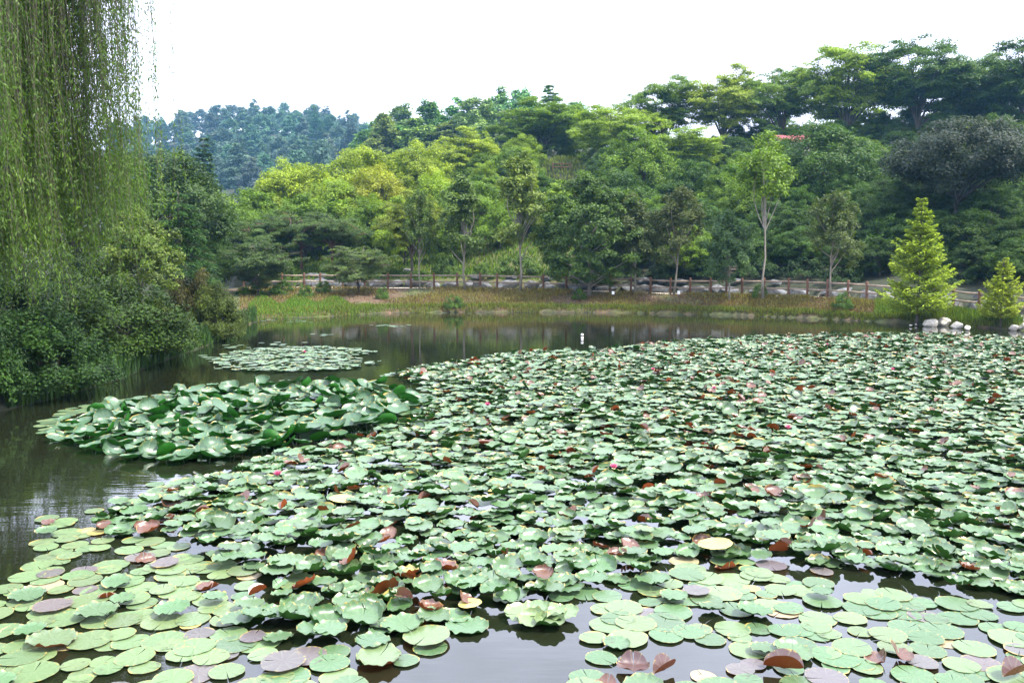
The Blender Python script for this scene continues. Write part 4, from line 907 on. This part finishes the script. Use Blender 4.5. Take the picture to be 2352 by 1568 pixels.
for x, y, qx, qy in zip(X[ins], Y[ins], px[ins], py[ins]):
    fx = min(1, max(0, (qx-90)/450)); edge = min(1, max(0, (1000-qx)/140)); lev = rng.uniform(.3, 1.1)
    hgt = (.06+.27*fx)*(.5+.5*edge)*lev*(.35+.65*min(1, max(0, (1050-qy)/70))); r = rng.uniform(.15, .25)*(.72+.28*fx)
    sd_ = .2 if rng.random() < .65 else .5; v_ = rng.uniform(.85, 1.15)
    cand.append((x, y, hgt+.04, r, rng.normal(.04, sd_), rng.normal(0, sd_), rng.uniform(0, 6.28), (.06*v_, .13*v_, .065*v_), qx, qy, int(rng.integers(6)), lev))
cand.sort(key=lambda c_: -(c_[3]/c_[1]*(.4+c_[11])))
LS = Buf(); PCl = []; RTl_ = []
for j_, (x, y, z_, r, tx, ty, rz, c_, qx, qy, v, lev) in enumerate(cand):
    if j_ < 290:
        o_ = link('lotus_leaf', LM[v], None, (x, y, z_)); o_.scale = (r, r, r); o_.rotation_euler = (tx, ty, rz); o_.color = (*c_, 1)
        pos = 'far left tip' if qx < 180 else 'low left part' if qx < 300 else ('left half' if qx < 430 else 'centre' if qx < 640 else ('tall right half' if qx < 860 else 'right end')); dep = 'front' if qy > 1010 else ('middle' if qy > 960 else 'back')
        tag(o_, None, 'lotus leaf', 'raised lotus leaves in the clump'); LAB.setdefault(f'raised lotus leaf, {pos} of the clump, {dep} rows', []).append((qx, o_)); k += 1
    else:
        V, Q, T, pc, RTl = LB[v]; Rm = np.array(Matrix.Rotation(rz, 3, 'Z') @ Matrix.Rotation(ty, 3, 'Y') @ Matrix.Rotation(tx, 3, 'X'))
        LS.add((V*r)@Rm.T+np.array([x, y, z_]), Q, T); p2_ = pc.copy(); p2_[:, :3] *= c_; PCl.append(p2_); RTl_.append(RTl)
o_ = link('lotus_undergrowth', LS.mesh('lotus_undergrowth', M['lotus'], True, {'pc': np.concatenate(PCl), 'rt': np.concatenate(RTl_)}), color=(1, 1, 1)); tag(o_, 'lower lotus leaves crowded under the raised ones', 'lotus leaves', kind='stuff')
print('lotus', k); number(LAB)
# pink flowers and buds
def flower_mesh():
    b = Buf(); s_ = Buf(); rg = np.random.default_rng(5)
    for ring, (nn, ang, ln) in enumerate([(8, .55, 1.), (8, .95, .9), (6, 1.25, .75)]):
        for q in range(nn):
            az_ = q*2*PI/nn+ring*.4; d = np.array([math.cos(az_)*math.cos(ang), math.sin(az_)*math.cos(ang), math.sin(ang)]); sd_ = np.array([-math.sin(az_), math.cos(az_), 0])*.2*ln
            V = [[0, 0, 0], list(d*.5*ln-sd_), list(d*ln+np.array([0, 0, .1])), list(d*.5*ln+sd_)]; b.add(V, [[0, 1, 2, 3]])
    for q in range(20):
        az_ = q*2.4; s_.add([[0, 0, .1], [math.cos(az_)*.18, math.sin(az_)*.18, .42], [math.cos(az_+.3)*.18, math.sin(az_+.3)*.18, .42]], None, [[0, 1, 2]])
    return b.mesh('petals', M['pink']), s_.mesh('stamens', M['yellow'])
pm, sm = flower_mesh()
for (x_, y_, lb) in [(2150, 812, 'pink water lily bloom near the far edge of the field'), (1900, 800, 'pink water lily bloom far out in the middle right'), (1640, 905, 'pink water lily bloom in the centre of the dense field'), (1120, 945, 'pink bloom just right of the lotus clump'),
                     (1810, 1000, 'pink water lily bloom right of centre'), (1410, 1095, 'dark pink bloom in the middle of the dense pads'), (638, 1112, 'dark pink bloom near the left rim of the dense pads'), (2050, 860, 'pink water lily bloom on the right side far out'), (700, 818, 'pink bloom in the separate far patch of pads'), (1500, 860, 'pink bloom behind the centre of the field')]:
    P = on_water(x_, y_); e = empty('water_lily_flower', (P.x, P.y, .12), 0, (.085, .085, .1)); tag(e, lb, 'flower', 'pink water lily blooms'); link('petals', pm, e); link('stamens', sm, e)

# ------------------------------------------------------------------ haze
m = bpy.data.materials.new('haze'); m.use_nodes = True; t = m.node_tree; t.nodes.clear(); o = t.nodes.new('ShaderNodeOutputMaterial')
pv = t.nodes.new('ShaderNodeVolumePrincipled'); pv.inputs['Color'].default_value = (.26, .62, 1, 1); pv.inputs['Density'].default_value = .00026; pv.inputs['Anisotropy'].default_value = .2
t.links.new(pv.outputs[0], o.inputs['Volume'])
zt = 160; b = Buf(); box(b, (0, 675, (zt-3.)/2), (1880, 1720, zt+3.)); hz = link('haze', b.mesh('haze', m)); tag(hz, 'thin bluish haze over the far hill', 'haze', kind='stuff')
